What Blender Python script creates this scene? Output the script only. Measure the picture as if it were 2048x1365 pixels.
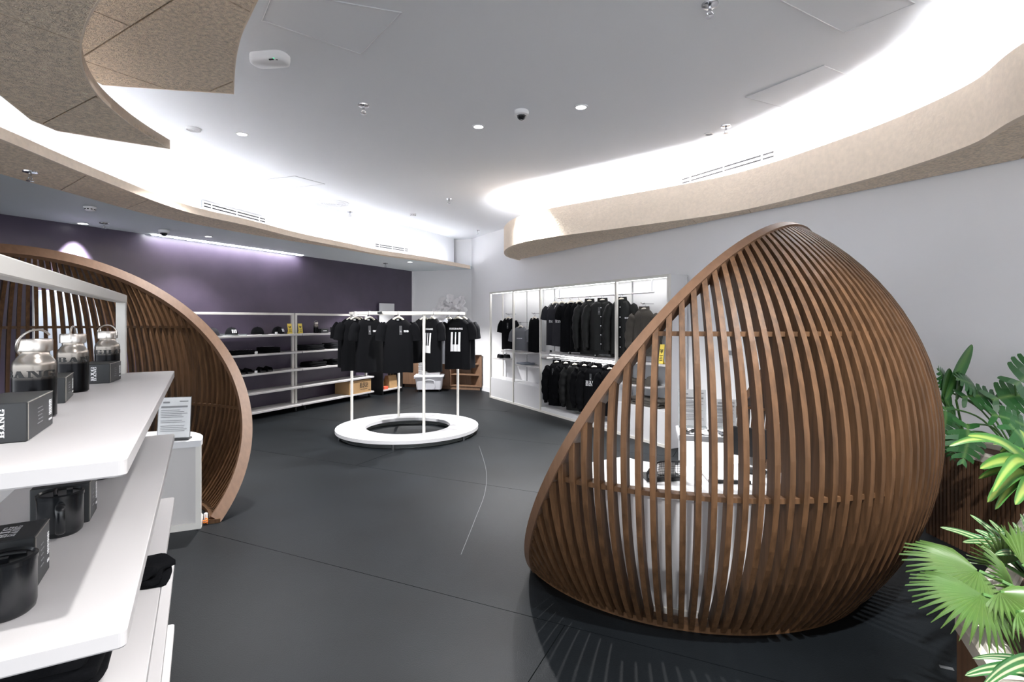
import bpy, bmesh, math, random
from mathutils import Vector, Matrix
from mathutils.geometry import tessellate_polygon
random.seed(7)
for o in list(bpy.data.objects): bpy.data.objects.remove(o, do_unlink=True)
SC = bpy.context.scene
C = SC.collection
R = math.radians
# ------------------------------------------------------------------ camera, world, lights, exposure
F, CX, HY, HC = 1060.0, 1024.0, 640.0, 1.55       # focal length in pixels, horizon row, eye height
cam_d = bpy.data.cameras.new('camera'); cam = bpy.data.objects.new('camera', cam_d); C.objects.link(cam)
cam.location = (0, 0, HC); cam.rotation_euler = (R(90), 0, 0)
cam_d.sensor_width = 36; cam_d.lens = 36 * F / 2048; cam_d.shift_y = -(682.5 - HY) / 2048; cam_d.clip_start = .05
SC.camera = cam
SC.view_settings.view_transform = 'Standard'; SC.view_settings.look = 'None'
SC.view_settings.exposure = 0.78; SC.view_settings.gamma = 1; SC.view_settings.use_curve_mapping = False
W = bpy.data.worlds.new('mall_light'); SC.world = W; W.use_nodes = True
bg = W.node_tree.nodes['Background']; bg.inputs[0].default_value = (.90, .945, 1, 1); bg.inputs[1].default_value = 1.75
LED = 150.0; CASE_LED = 15.0; SPOT = 330.0; SLOT = 45.0

# ------------------------------------------------------------------ helpers
def V(*a): return Vector(a)
def at(px, py, h):
    z = F * (HC - h) / (py - HY); return V((px - CX) / F * z, z, h)
def atd(px, py, d): return V((px - CX) / F * d, d, HC + (HY - py) / F * d)

class MB:
    def __init__(s): s.v = []; s.f = []; s.uv = None
    def add(s, vs, fs):
        n = len(s.v); s.v += [Vector(q) for q in vs]; s.f += [tuple(i + n for i in f) for f in fs]; return s
    def box(s, c, d, rz=0, M=None):
        vs = [V(x * d[0] / 2, y * d[1] / 2, z * d[2] / 2) for x in (-1, 1) for y in (-1, 1) for z in (-1, 1)]
        m = Matrix.Translation(Vector(c)) @ Matrix.Rotation(rz, 4, 'Z')
        if M: m = m @ M
        return s.add([m @ q for q in vs], [(0, 1, 3, 2), (4, 6, 7, 5), (0, 4, 5, 1), (2, 3, 7, 6), (0, 2, 6, 4), (1, 5, 7, 3)])
    def bbox(s, c, d, b=.004, rz=0):      # box with chamfered vertical edges and top
        x, y, z = d[0] / 2, d[1] / 2, d[2] / 2
        P = [(x - b, -y), (x, -y + b), (x, y - b), (x - b, y), (-x + b, y), (-x, y - b), (-x, -y + b), (-x + b, -y)]
        k = lambda q, sc: (q[0] * (1 - sc / max(x, 1e-6)), q[1] * (1 - sc / max(y, 1e-6)))
        rings = [([k(q, b) for q in P], -z), (P, -z + b), (P, z - b), ([k(q, b) for q in P], z)]
        m = Matrix.Translation(Vector(c)) @ Matrix.Rotation(rz, 4, 'Z')
        vs = [m @ V(q[0], q[1], h) for r, h in rings for q in r]
        fs = [tuple(range(7, -1, -1)), tuple(range(24, 32))]
        for a in range(3):
            for i in range(8): fs.append((a * 8 + i, a * 8 + (i + 1) % 8, a * 8 + 8 + (i + 1) % 8, a * 8 + 8 + i))
        return s.add(vs, fs)
    def tube(s, path, r, n=8, closed=False, flat=1.0):
        path = [Vector(q) for q in path]; N = len(path); rs = r if isinstance(r, (list, tuple)) else [r] * N
        vs = []; prev = None
        for i in range(N):
            a = path[(i - 1) % N] if closed or i > 0 else path[i]; b = path[(i + 1) % N] if closed or i < N - 1 else path[i]
            t = (b - a).normalized()
            if prev is None:
                u = t.cross(V(0, 0, 1)); u = u if u.length > .01 else t.cross(V(1, 0, 0))
            else: u = prev - t * prev.dot(t)
            u.normalize(); prev = u; w = t.cross(u)
            for k in range(n):
                A = 2 * math.pi * k / n; vs.append(path[i] + u * math.cos(A) * rs[i] + w * math.sin(A) * rs[i] * flat)
        fs = []
        for i in range(N if closed else N - 1):
            for k in range(n):
                j = (i + 1) % N; fs.append((i * n + k, i * n + (k + 1) % n, j * n + (k + 1) % n, j * n + k))
        if not closed: fs += [tuple(range(n - 1, -1, -1)), tuple((N - 1) * n + k for k in range(n))]
        return s.add(vs, fs)
    def lathe(s, prof, n=24, c=(0, 0, 0)):
        vs = []; fs = []
        for r, z in prof:
            for k in range(n):
                a = 2 * math.pi * k / n; vs.append(V(c[0] + r * math.cos(a), c[1] + r * math.sin(a), c[2] + z))
        for i in range(len(prof) - 1):
            for k in range(n): fs.append((i * n + k, i * n + (k + 1) % n, (i + 1) * n + (k + 1) % n, (i + 1) * n + k))
        if prof[0][0] > 1e-4: fs.append(tuple(range(n - 1, -1, -1)))
        if prof[-1][0] > 1e-4: fs.append(tuple((len(prof) - 1) * n + k for k in range(n)))
        return s.add(vs, fs)
    def prism(s, poly, z0, z1):
        n = len(poly)
        a = sum(poly[i][0] * poly[(i + 1) % n][1] - poly[(i + 1) % n][0] * poly[i][1] for i in range(n))
        if a < 0: poly = poly[::-1]
        vs = [V(q[0], q[1], z0) for q in poly] + [V(q[0], q[1], z1) for q in poly]
        tr = tessellate_polygon([[V(q[0], q[1], 0) for q in poly]])
        def ccw(t):
            (ax, ay), (bx, by), (cx_, cy_) = (poly[i][:2] for i in t); return t if (bx - ax) * (cy_ - ay) - (cx_ - ax) * (by - ay) > 0 else (t[0], t[2], t[1])
        tr = [ccw(tuple(t)) for t in tr]
        fs = [t[::-1] for t in tr] + [tuple(i + n for i in t) for t in tr] + [(i, (i + 1) % n, n + (i + 1) % n, n + i) for i in range(n)]
        return s.add(vs, fs)
    def ribbon(s, P, Q):                  # quads between two polylines
        n = len(P); return s.add(list(P) + list(Q), [(i, i + 1, n + i + 1, n + i) for i in range(n - 1)])
    def wallstrip(s, P, t, z0, z1):       # upright strip of thickness t along a plan polyline (t to the left of travel)
        nn = norms(P); Q = [p + q * t for p, q in zip(P, nn)]; n = len(P)
        vs = [V(p.x, p.y, z0) for p in P] + [V(p.x, p.y, z1) for p in P] + [V(p.x, p.y, z0) for p in Q] + [V(p.x, p.y, z1) for p in Q]
        fs = []
        for i in range(n - 1):
            fs += [(i, i + 1, n + i + 1, n + i), (2 * n + i + 1, 2 * n + i, 3 * n + i, 3 * n + i + 1), (n + i, n + i + 1, 3 * n + i + 1, 3 * n + i), (i + 1, i, 2 * n + i, 2 * n + i + 1)]
        fs += [(0, n, 3 * n, 2 * n), (n - 1, 2 * n + n - 1, 3 * n + n - 1, n + n - 1)]
        return s.add(vs, fs)
    def mesh(s, name, m, smooth=False):
        me = bpy.data.meshes.new(name); me.from_pydata([tuple(q) for q in s.v], [], s.f)
        if s.uv:
            l = me.uv_layers.new(name='UVMap')
            for p in me.polygons:
                for li in p.loop_indices: l.data[li].uv = s.uv[me.loops[li].vertex_index]
        if m: me.materials.append(m)
        if smooth:
            me.polygons.foreach_set('use_smooth', [True] * len(me.polygons))
            try: me.set_sharp_from_angle(angle=R(smooth if smooth is not True else 40))
            except Exception: pass
        me.update(); return me
    def build(s, name, m, parent=None, smooth=False):
        return link(name, s.mesh(name, m, smooth), parent)
def link(name, me, parent=None):
    o = bpy.data.objects.new(name, me); C.objects.link(o)
    if parent is not None: o.parent = parent
    return o
def norms(P):
    out = []
    for i in range(len(P)):
        a = P[max(0, i - 1)]; b = P[min(len(P) - 1, i + 1)]; t = (V(b.x, b.y, 0) - V(a.x, a.y, 0)).normalized(); out.append(V(-t.y, t.x, 0))
    return out
def tag(o, label, cat, group=None):
    o['label'] = label; o['category'] = cat
    if group: o['group'] = group
    return o
def thing(name, label, cat, loc=(0, 0, 0), rz=0, group=None):
    o = bpy.data.objects.new(name, None); C.objects.link(o); o.location = loc; o.rotation_euler = (0, 0, rz); o.empty_display_size = .1
    return tag(o, label, cat, group)
def struct(o): o['kind'] = 'structure'; return o
def dup(root, loc, rz, label=None, group=None, scale=None):
    def cp(o, par):
        c = o.copy(); C.objects.link(c); c.parent = par
        for ch in list(o.children): cp(ch, c)
        return c
    r = cp(root, None); r.location = loc; r.rotation_euler = (0, 0, rz)
    if scale: r.scale = (scale,) * 3
    if label: r['label'] = label
    if group: r['group'] = group
    return r
def smooth_path(P, n=8):                  # Catmull-Rom
    out = []
    for i in range(len(P) - 1):
        p0 = P[max(0, i - 1)]; p1 = P[i]; p2 = P[i + 1]; p3 = P[min(len(P) - 1, i + 2)]
        for k in range(n):
            t = k / n
            out.append(.5 * ((2 * p1) + (p2 - p0) * t + (2 * p0 - 5 * p1 + 4 * p2 - p3) * t * t + (3 * p1 - p0 - 3 * p2 + p3) * t ** 3))
    out.append(P[-1]); return out

# ------------------------------------------------------------------ materials
MATS = {}
def mat(name, col, rough=.5, metal=0, bump=0, bscale=40, var=0, vscale=3, emit=0, ecol=None, trans=0, rand=0, alpha=1, stretch=(1, 1, 1), spec=.5, sheen=0):
    m = bpy.data.materials.new(name); m.use_nodes = True; nt = m.node_tree; b = nt.nodes['Principled BSDF']
    b.inputs['Base Color'].default_value = (*col, 1); b.inputs['Roughness'].default_value = rough; b.inputs['Metallic'].default_value = metal
    b.inputs['Specular IOR Level'].default_value = spec
    if sheen: b.inputs['Sheen Weight'].default_value = sheen
    if trans: b.inputs['Transmission Weight'].default_value = trans
    b.inputs['Alpha'].default_value = alpha
    if emit: b.inputs['Emission Color'].default_value = (*(ecol or col), 1); b.inputs['Emission Strength'].default_value = emit
    if bump or var or rand:
        tc = nt.nodes.new('ShaderNodeTexCoord'); mp = nt.nodes.new('ShaderNodeMapping'); mp.inputs['Scale'].default_value = stretch
        nt.links.new(tc.outputs['Object'], mp.inputs[0])
    if var or rand:
        mix = nt.nodes.new('ShaderNodeMix'); mix.data_type = 'RGBA'; mix.blend_type = 'MULTIPLY'; mix.inputs[0].default_value = 1
        mix.inputs[6].default_value = (*col, 1)
        no = nt.nodes.new('ShaderNodeTexNoise'); no.inputs['Scale'].default_value = vscale; no.inputs['Detail'].default_value = 5
        nt.links.new(mp.outputs[0], no.inputs[0])
        mr = nt.nodes.new('ShaderNodeMapRange'); mr.inputs[1].default_value = .25; mr.inputs[2].default_value = .75
        mr.inputs[3].default_value = 1 - var; mr.inputs[4].default_value = 1 + var
        nt.links.new(no.outputs[0], mr.inputs[0]); out = mr.outputs[0]
        if rand:
            oi = nt.nodes.new('ShaderNodeObjectInfo'); r2 = nt.nodes.new('ShaderNodeMapRange'); r2.inputs[3].default_value = 1 - rand; r2.inputs[4].default_value = 1 + rand
            nt.links.new(oi.outputs['Random'], r2.inputs[0]); mu = nt.nodes.new('ShaderNodeMath'); mu.operation = 'MULTIPLY'
            nt.links.new(out, mu.inputs[0]); nt.links.new(r2.outputs[0], mu.inputs[1]); out = mu.outputs[0]
        nt.links.new(out, mix.inputs[7]); nt.links.new(mix.outputs[2], b.inputs['Base Color'])
    if bump:
        n2 = nt.nodes.new('ShaderNodeTexNoise'); n2.inputs['Scale'].default_value = bscale; n2.inputs['Detail'].default_value = 4
        nt.links.new(mp.outputs[0], n2.inputs[0]); bp = nt.nodes.new('ShaderNodeBump'); bp.inputs['Strength'].default_value = bump; bp.inputs['Distance'].default_value = .01
        nt.links.new(n2.outputs[0], bp.inputs['Height']); nt.links.new(bp.outputs[0], b.inputs['Normal'])
    MATS[name] = m; return m
WHITE = mat('white_plaster', (.86, .855, .87), .75)
CEIL = mat('ceiling_paint', (.845, .86, .89), .8)
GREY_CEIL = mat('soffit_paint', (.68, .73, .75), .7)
DARK = mat('dark_purple_wall', (.062, .048, .078), .36, var=.18, vscale=2.5, bump=.05, bscale=60)
FLOORM = mat('charcoal_floor', (.0050, .0066, .0082), .5, spec=.18, var=.35, vscale=1.6, bump=.12, bscale=160)
FLOORB = mat('floor_joint', (.004, .004, .004), .9)
def woodwool(name, col):
    m = mat(name, col, .92, var=.26, vscale=48); nt = m.node_tree; b = nt.nodes['Principled BSDF']
    tc = nt.nodes.new('ShaderNodeTexCoord'); v = nt.nodes.new('ShaderNodeTexVoronoi'); v.feature = 'DISTANCE_TO_EDGE'; v.inputs['Scale'].default_value = 60
    no = nt.nodes.new('ShaderNodeTexNoise'); no.inputs['Scale'].default_value = 18; mx = nt.nodes.new('ShaderNodeMix'); mx.data_type = 'RGBA'; mx.inputs[0].default_value = .12
    nt.links.new(tc.outputs['Object'], no.inputs[0]); nt.links.new(tc.outputs['Object'], mx.inputs[6]); nt.links.new(no.outputs[1], mx.inputs[7]); nt.links.new(mx.outputs[2], v.inputs['Vector'])
    bp = nt.nodes.new('ShaderNodeBump'); bp.inputs['Strength'].default_value = 1; bp.inputs['Distance'].default_value = .009
    nt.links.new(v.outputs['Distance'], bp.inputs['Height']); nt.links.new(bp.outputs[0], b.inputs['Normal']); return m
TAN = woodwool('wood_wool_board', (.90, .75, .59))
FASCIA = mat('wood_wool_fascia', (.90, .76, .62), .85, bump=.25, bscale=45, var=.06, vscale=25)
WOOD = mat('walnut_slat', (.090, .046, .022), .5, spec=.22, var=.42, vscale=3, rand=.16, stretch=(14, 14, 1.2), bump=.08, bscale=12)
RIMW = mat('walnut_rim', (.15, .084, .05), .45, spec=.3, var=.14, vscale=4, stretch=(9, 9, 1.5))
CABW = mat('cabinet_veneer', (.20, .115, .07), .5, var=.2, vscale=4, stretch=(10, 10, 1))
PLW = mat('planter_slat_wood', (.10, .052, .028), .45, var=.3, vscale=4, stretch=(10, 10, 1), rand=.15)
SHELF = mat('shelf_white', (.56, .54, .54), .42)
FRAME = mat('frame_offwhite', (.70, .68, .64), .4)
LAM = mat('white_laminate', (.66, .66, .675), .4)
GREYP = mat('grey_laminate', (.55, .53, .52), .5)
BLACK = mat('black_cotton', (.0034, .0036, .0046), .9, bump=.15, bscale=300, spec=.1)
CHAR = mat('charcoal_cotton', (.014, .0145, .017), .9, bump=.15, bscale=300, spec=.1)
NAVY = mat('dark_grey_cotton', (.013, .013, .019), .9, bump=.15, bscale=300)
GREYC = mat('grey_cotton', (.13, .135, .15), .9, bump=.15, bscale=300)
NYL = mat('black_nylon', (.0042, .0046, .0046), .5, spec=.3, bump=.25, bscale=26)
OLIVE = mat('olive_canvas', (.06, .053, .045), .85, bump=.2, bscale=100)
INKW = mat('white_print', (.75, .75, .77), .7)
INKB = mat('black_print', (.008, .008, .008), .5)
INKG = mat('grey_print', (.25, .25, .26), .6)
BOXB = mat('black_carton', (.022, .024, .026), .42)
BOXI = mat('carton_seam', (.30, .28, .25), .8)
STEEL = mat('brushed_steel', (.62, .58, .54), .28, 1)
CHROME = mat('chrome', (.6, .6, .62), .18, 1)
MUG = mat('black_enamel', (.008, .009, .011), .22)
CLEARP = mat('clear_film', (.9, .92, .92), .1, alpha=.12)
CLEAR = mat('clear_acrylic', (.85, .9, .9), .08, trans=.9)
GLASS = mat('glass_sheet', (.8, .88, .9), .06, trans=.85)
HANG = mat('ivory_hanger', (.75, .70, .60), .45)
PAPER = mat('paper', (.82, .82, .83), .8)
YEL = mat('yellow_card', (.80, .62, .10), .6)
KRAFT = mat('kraft_cardboard', (.42, .26, .12), .8, var=.08, vscale=8)
BIN = mat('pale_grey_plastic', (.66, .66, .70), .45)
DARKP = mat('dark_plastic', (.012, .012, .013), .4)
MESHB = mat('black_mesh', (.03, .03, .03), .6)
WPL = mat('white_plastic', (.82, .82, .83), .35)
PETAL = mat('orchid_petal', (.93, .91, .92), .6)
STEM = mat('orchid_stem', (.10, .13, .04), .5)
LEDL = mat('left_cove_led', (.98, .98, 1), emit=LED * .12)
LEDM = mat('led_strip', (.98, .98, 1), emit=LED * .72)
LEDC = mat('case_led', (1, .99, .97), emit=CASE_LED)
LEDS = mat('slot_light', (.97, .98, 1), emit=SLOT)
LAMPM = mat('downlight_lens', (1, 1, 1), emit=6)
PANELL = mat('backlit_panel', (1, .99, .96), emit=.75)
GREENL = mat('status_light', (.05, .8, .3), emit=2)
ORANGE = mat('orange_cable', (.8, .22, .03), .5)
RED = mat('red_item', (.7, .12, .06), .5)
SOIL = mat('soil', (.06, .03, .018), .95, bump=.6, bscale=40)
CREAM = mat('planter_lip', (.60, .56, .48), .4)
BLUEP = mat('pale_blue_panel', (.62, .70, .82), .35)
TAGM = mat('hang_tag', (.05, .05, .055), .5)
TEXTG = mat('tape', (.10, .105, .11), .5)
def bottle_mat():
    m = mat('ombre_steel', (.5, .5, .5), .26, .85); nt = m.node_tree; b = nt.nodes['Principled BSDF']
    tc = nt.nodes.new('ShaderNodeTexCoord'); sx = nt.nodes.new('ShaderNodeSeparateXYZ'); nt.links.new(tc.outputs['Object'], sx.inputs[0])
    cr = nt.nodes.new('ShaderNodeValToRGB'); mr = nt.nodes.new('ShaderNodeMapRange'); mr.inputs[1].default_value = 0; mr.inputs[2].default_value = .2
    nt.links.new(sx.outputs[2], mr.inputs[0]); nt.links.new(mr.outputs[0], cr.inputs[0])
    e = cr.color_ramp.elements; e[0].position = .47; e[0].color = (.006, .006, .007, 1); e[1].position = .80; e[1].color = (.50, .45, .40, 1)
    nt.links.new(cr.outputs[0], b.inputs['Base Color']); return m
OMBRE = bottle_mat()
def leafmat(name, c1, c2, stripes=0, rough=.35):
    m = mat(name, c1, rough); nt = m.node_tree; b = nt.nodes['Principled BSDF']
    b.inputs['Transmission Weight'].default_value = .0
    uv = nt.nodes.new('ShaderNodeTexCoord'); sx = nt.nodes.new('ShaderNodeSeparateXYZ'); nt.links.new(uv.outputs['UV'], sx.inputs[0])
    a = nt.nodes.new('ShaderNodeMath'); a.operation = 'SUBTRACT'; a.inputs[1].default_value = .5; nt.links.new(sx.outputs[0], a.inputs[0])
    ab = nt.nodes.new('ShaderNodeMath'); ab.operation = 'ABSOLUTE'; nt.links.new(a.outputs[0], ab.inputs[0])
    cr = nt.nodes.new('ShaderNodeValToRGB'); nt.links.new(ab.outputs[0], cr.inputs[0])
    e = cr.color_ramp.elements
    if stripes == 0: e[0].position = .0; e[0].color = (*c2, 1); e[1].position = .06; e[1].color = (*c1, 1)
    elif stripes == 1:     # pale centre, green margin
        e[0].position = .12; e[0].color = (*c2, 1); e[1].position = .3; e[1].color = (*c1, 1)
    else:                  # green centre, pale stripe, green margin
        e[0].position = .10; e[0].color = (*c1, 1); e[1].position = .16; e[1].color = (*c2, 1)
        q = e.new(.26); q.color = (*c2, 1); q = e.new(.33); q.color = (*c1, 1)
    no = nt.nodes.new('ShaderNodeTexNoise'); no.inputs['Scale'].default_value = 9; mx = nt.nodes.new('ShaderNodeMix'); mx.data_type = 'RGBA'; mx.blend_type = 'MULTIPLY'; mx.inputs[0].default_value = .35
    nt.links.new(uv.outputs['Object'], no.inputs[0]); nt.links.new(cr.outputs[0], mx.inputs[6]); nt.links.new(no.outputs[1], mx.inputs[7]); nt.links.new(mx.outputs[2], b.inputs['Base Color'])
    return m
LMON = leafmat('monstera_leaf', (.030, .125, .032), (.12, .24, .07), 0, .28)
HATCHJ = mat('hatch_joint', (.62, .62, .64), .6)
LDRA = leafmat('striped_dracaena_leaf', (.05, .17, .03), (.27, .36, .08), 1)
LDR2 = leafmat('white_striped_leaf', (.028, .12, .03), (.38, .44, .24), 2)
LPALM = leafmat('fan_palm_leaf', (.078, .15, .032), (.125, .205, .055), 0, .4)
LTALL = leafmat('paddle_leaf', (.035, .14, .03), (.09, .22, .05), 1)
LSTEM = mat('leaf_stalk', (.07, .17, .04), .45)
BARK = mat('plant_cane', (.12, .09, .05), .8)

# ------------------------------------------------------------------ slab-serif lettering
def rc(a, b, c, d): return [(a, b), (c, b), (c, d), (a, d)]
GL = {
 'B': [rc(.12, 0, .40, 1), rc(0, 0, .12, .13), rc(0, .87, .12, 1), rc(.40, .87, .76, 1), rc(.40, .44, .76, .57), rc(.40, 0, .78, .13), [(.66, .54), (.80, .52), (.95, .64), (.95, .86), (.80, 1), (.66, 1)], [(.66, 0), (.84, 0), (1, .14), (1, .40), (.84, .54), (.66, .54)]],
 'I': [rc(.30, 0, .70, 1), rc(.05, 0, .30, .13), rc(.70, 0, .95, .13), rc(.05, .87, .30, 1), rc(.70, .87, .95, 1)],
 'G': [[(.18, 0), (.32, 0), (.32, 1), (.18, 1), (0, .82), (0, .18)], rc(.32, .87, .72, 1), rc(.32, 0, .68, .13), rc(.72, .64, .93, 1), rc(.68, 0, .94, .47), rc(.5, .36, .68, .47), rc(.94, .36, 1.02, .47)],
 'A': [[(.12, 0), (.27, 0), (.53, 1), (.38, 1)], [(.58, 0), (.96, 0), (.66, 1), (.36, 1)], rc(.25, .26, .66, .38), rc(0, 0, .12, .1), rc(.27, 0, .4, .1), rc(.48, 0, .58, .1), rc(.96, 0, 1.04, .1)],
 'N': [rc(.1, 0, .26, 1), rc(.77, 0, .93, 1), [(.2, 1), (.46, 1), (.93, 0), (.66, 0)], rc(0, 0, .1, .1), rc(.26, 0, .40, .1), rc(0, .9, .1, 1), rc(.62, .9, .77, 1), rc(.93, .9, 1.04, 1)],
 'J': [rc(.36, .1, .68, 1), rc(.2, .88, .36, 1), rc(.68, .88, .82, 1), rc(.05, 0, .55, .14), rc(.02, .08, .2, .36)],
}
def word(text, h, wid=1.15, gap=.1):      # list of polygons, centred on x, baseline 0
    out = []; x = 0
    for ch in text:
        for p in GL[ch]: out.append([((x + q[0] * wid) * h, q[1] * h) for q in p])
        x += wid + gap
    w = (x - gap) * h
    return [[(q[0] - w / 2, q[1]) for q in p] for p in out], w
def flatprint(name, polys, fn, m, parent, sub=True):
    mb = MB()
    for p in polys:
        if sub and len(p) == 4:           # subdivide quads so they follow curved surfaces
            n = 4
            g = [[(1 - u) * ((1 - v) * p[0][0] + v * p[3][0]) + u * ((1 - v) * p[1][0] + v * p[2][0]) for u in [i / n for i in range(n + 1)]] for v in [j / n for j in range(n + 1)]]
            gz = [[(1 - u) * ((1 - v) * p[0][1] + v * p[3][1]) + u * ((1 - v) * p[1][1] + v * p[2][1]) for u in [i / n for i in range(n + 1)]] for v in [j / n for j in range(n + 1)]]
            vs = [fn(g[j][i], gz[j][i]) for j in range(n + 1) for i in range(n + 1)]
            mb.add(vs, [(j * (n + 1) + i, j * (n + 1) + i + 1, (j + 1) * (n + 1) + i + 1, (j + 1) * (n + 1) + i) for j in range(n) for i in range(n)])
        else: mb.add([fn(*q) for q in p], [tuple(range(len(p)))])
    return mb.build(name, m, parent)
def fit_word(text, w):                    # letters scaled to a total width w
    p, ww = word(text, 1); return [[(q[0] * w / ww, q[1] * w / ww) for q in k] for k in p], w / ww
def bigbang_polys(w, gap=.12):            # BIG over BANG, centred
    a, ha = fit_word('BIG', w); b, hb = fit_word('BANG', w)
    return [[(q[0], q[1] + hb * (1 + gap)) for q in k] for k in a] + b, ha + hb * (1 + gap)

# ------------------------------------------------------------------ room plan
CH, SH = 3.40, 2.70                                     # ceiling and soffit heights
u_r = V(.482, -.876, 0).normalized(); n_r = V(-.876, -.482, 0).normalized()      # along right wall (towards camera), into room
P0 = V(-.449, 10.57, 0)                                 # front left foot of the wall display
WR = P0 - n_r * .335                                    # a point on the right wall
COR = WR - u_r * 1.60                                   # corner right wall / short back wall
v_d = V(.425, .905, 0).normalized(); n_d = V(.905, -.425, 0).normalized()        # along dark wall (away), into room
DCOR = V(-2.36, 12.62, 0)
def wall(name, a, b, out, h, m, t=.12):
    d = (b - a); c = (a + b) / 2 + out * (t / 2 + .0)
    mb = MB().box((c.x, c.y, h / 2), (d.length, t, h), math.atan2(d.y, d.x)); return struct(mb.build(name, m))
WR_END = WR + u_r * 13.5; DL_END = DCOR - v_d * 12.5
wall('wall_right', COR - u_r * .05, WR_END, -n_r, CH, WHITE)
wall('wall_left', DCOR + v_d * .02, DL_END, -n_d, CH, DARK)
nb = (COR - DCOR).normalized(); nbk = V(-nb.y, nb.x, 0); nbk = nbk if nbk.y > 0 else -nbk
wall('wall_back', DCOR - nb * .1, COR + nb * .1, nbk, CH, WHITE)
# white corner bead where the dark wall meets the short back wall
cb = DCOR + n_d * .006 - v_d * .02
struct(MB().box((cb.x, cb.y, SH / 2), (.05, .014, SH), math.atan2(v_d.y, v_d.x)).build('trim_1', WHITE))
# skirting on the short wall and the right wall
for nm, a, b, inn in (('baseboard_right', COR, WR_END, n_r),):
    c = (a + b) / 2 + inn * .008; d = b - a
    struct(MB().box((c.x, c.y, .05), (d.length, .012, .1), math.atan2(d.y, d.x)).build(nm, WHITE))

# floor: sheets of dark flooring with joints
floor = struct(MB().box((-1, 5.5, -.06), (17, 20, .1)).build('floor', FLOORB))
fd = V(.905, -.425, 0).normalized(); fn_ = V(.425, .905, 0).normalized()
seams = [-4.6, -2.9, -1.1, .70, 2.545, 4.40, 6.2, 8.05, 9.9, 11.75, 13.4]
k = 0
for i in range(len(seams) - 1):
    a, b = seams[i], seams[i + 1]; splits = [-11, -5.6 + (i % 2) * 1.7, -.9 + (i % 3) * 2.1, 4.9 + (i % 2) * 1.3, 11]
    for j in range(4):
        g = .0022; c = fn_ * ((a + b) / 2) + fd * ((splits[j] + splits[j + 1]) / 2)
        if c.x > 6.5 or c.x < -8.5: continue
        MB().box((c.x, c.y, -.005), (splits[j + 1] - splits[j] - 2 * g, b - a - 2 * g, .01), math.atan2(fd.y, fd.x)).build('floor_sheet', FLOORM, floor)

# ceiling plane
cp = [V(-8.5, -3.5, 0), V(7.6, -3.5, 0), V(7.6, 13.6, 0), V(-8.5, 13.6, 0)]
ceil = struct(MB().prism([(p.x, p.y) for p in cp], CH, CH + .08).build('ceiling', CEIL))

# plan curves of the two soffits (undersides at SH)
LF = [V(-1.3, -1.6, 0), V(-2.15, -.3, 0), V(-2.75, 1.0, 0), V(-3.1, 2.2, 0)] + [at(*q, SH) for q in ((0, 276), (183, 352), (366, 421), (500, 452), (603, 477.5), (689, 494.5), (757, 508), (860, 523), (954, 535.5))]
LF = [V(p.x, p.y, 0) for p in LF]; LF[-1] = COR + (LF[-1] - COR) * .25 + V(-.05, -.1, 0)
LF = smooth_path(LF, 8)
LB = [V(-1.9, -1.8, 0), V(-3.0, -.4, 0), V(-3.7, 1.2, 0), V(-4.0, 2.6, 0)] + [at(*q, SH) for q in ((0, 348), (146, 388), (293, 428.6), (385, 447.6), (507, 470), (603, 485.5), (691, 499.5), (770, 513), (850, 523.5))]
LB = smooth_path([V(p.x, p.y, 0) for p in LB], 6)
RF = [at(*q, SH) for q in ((1030, 520), (1013, 513), (1010, 500), (1040, 486), (1111, 473), (1261, 453), (1432.6, 429), (1540, 407.5), (1668.5, 375), (1797, 339), (1942, 288), (2048, 228))]
RF = [V(p.x, p.y, 0) for p in RF] + [V(2.80, 2.1, 0), V(2.95, 1.1, 0), V(3.4, .1, 0), V(4.1, -1.0, 0), V(5.2, -2.0, 0)]
RF[0] = RF[0] + n_r * ((WR - RF[0]).dot(n_r))           # start on the wall
RF = smooth_path(RF, 8)

def boards(poly, z0, z1, ang, bw, bl, m, parent, name, gap=.009, seed=0):
    """cut a slab with outline poly into staggered boards; each piece is an object"""
    a = V(math.cos(ang), math.sin(ang), 0); b = V(-a.y, a.x, 0)
    loc = [(p.dot(a), p.dot(b)) for p in poly]
    us = [q[0] for q in loc]; ws = [q[1] for q in loc]
    def clip(P, ax, lim, sg):
        out = []
        for i in range(len(P)):
            p, q = P[i - 1], P[i]; dp, dq = (p[ax] - lim) * sg, (q[ax] - lim) * sg
            if (dp >= 0) != (dq >= 0):
                t = dp / (dp - dq); out.append((p[0] + (q[0] - p[0]) * t, p[1] + (q[1] - p[1]) * t))
            if dq >= 0: out.append(q)
        return out
    for r in range(math.floor(min(ws) / bw), math.ceil(max(ws) / bw)):
        off = (r % 2) * bl * .5 + seed
        for c in range(math.floor((min(us) - off) / bl), math.ceil((max(us) - off) / bl)):
            P = loc
            for ax, lim, sg in ((0, c * bl + off + gap / 2, 1), (0, (c + 1) * bl + off - gap / 2, -1), (1, r * bw + gap / 2, 1), (1, (r + 1) * bw - gap / 2, -1)):
                P = clip(P, ax, lim, sg) if P else P
            Q = []
            for q in P:
                if not Q or math.hypot(q[0] - Q[-1][0], q[1] - Q[-1][1]) > 1e-4: Q.append(q)
            ar = sum(Q[i - 1][0] * Q[i][1] - Q[i][0] * Q[i - 1][1] for i in range(len(Q)))
            if len(Q) < 3 or abs(ar) < .002: continue
            w = [a * q[0] + b * q[1] for q in Q]
            MB().prism([(q.x, q.y) for q in w], z0, z1).build(name, m, parent)

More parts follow.
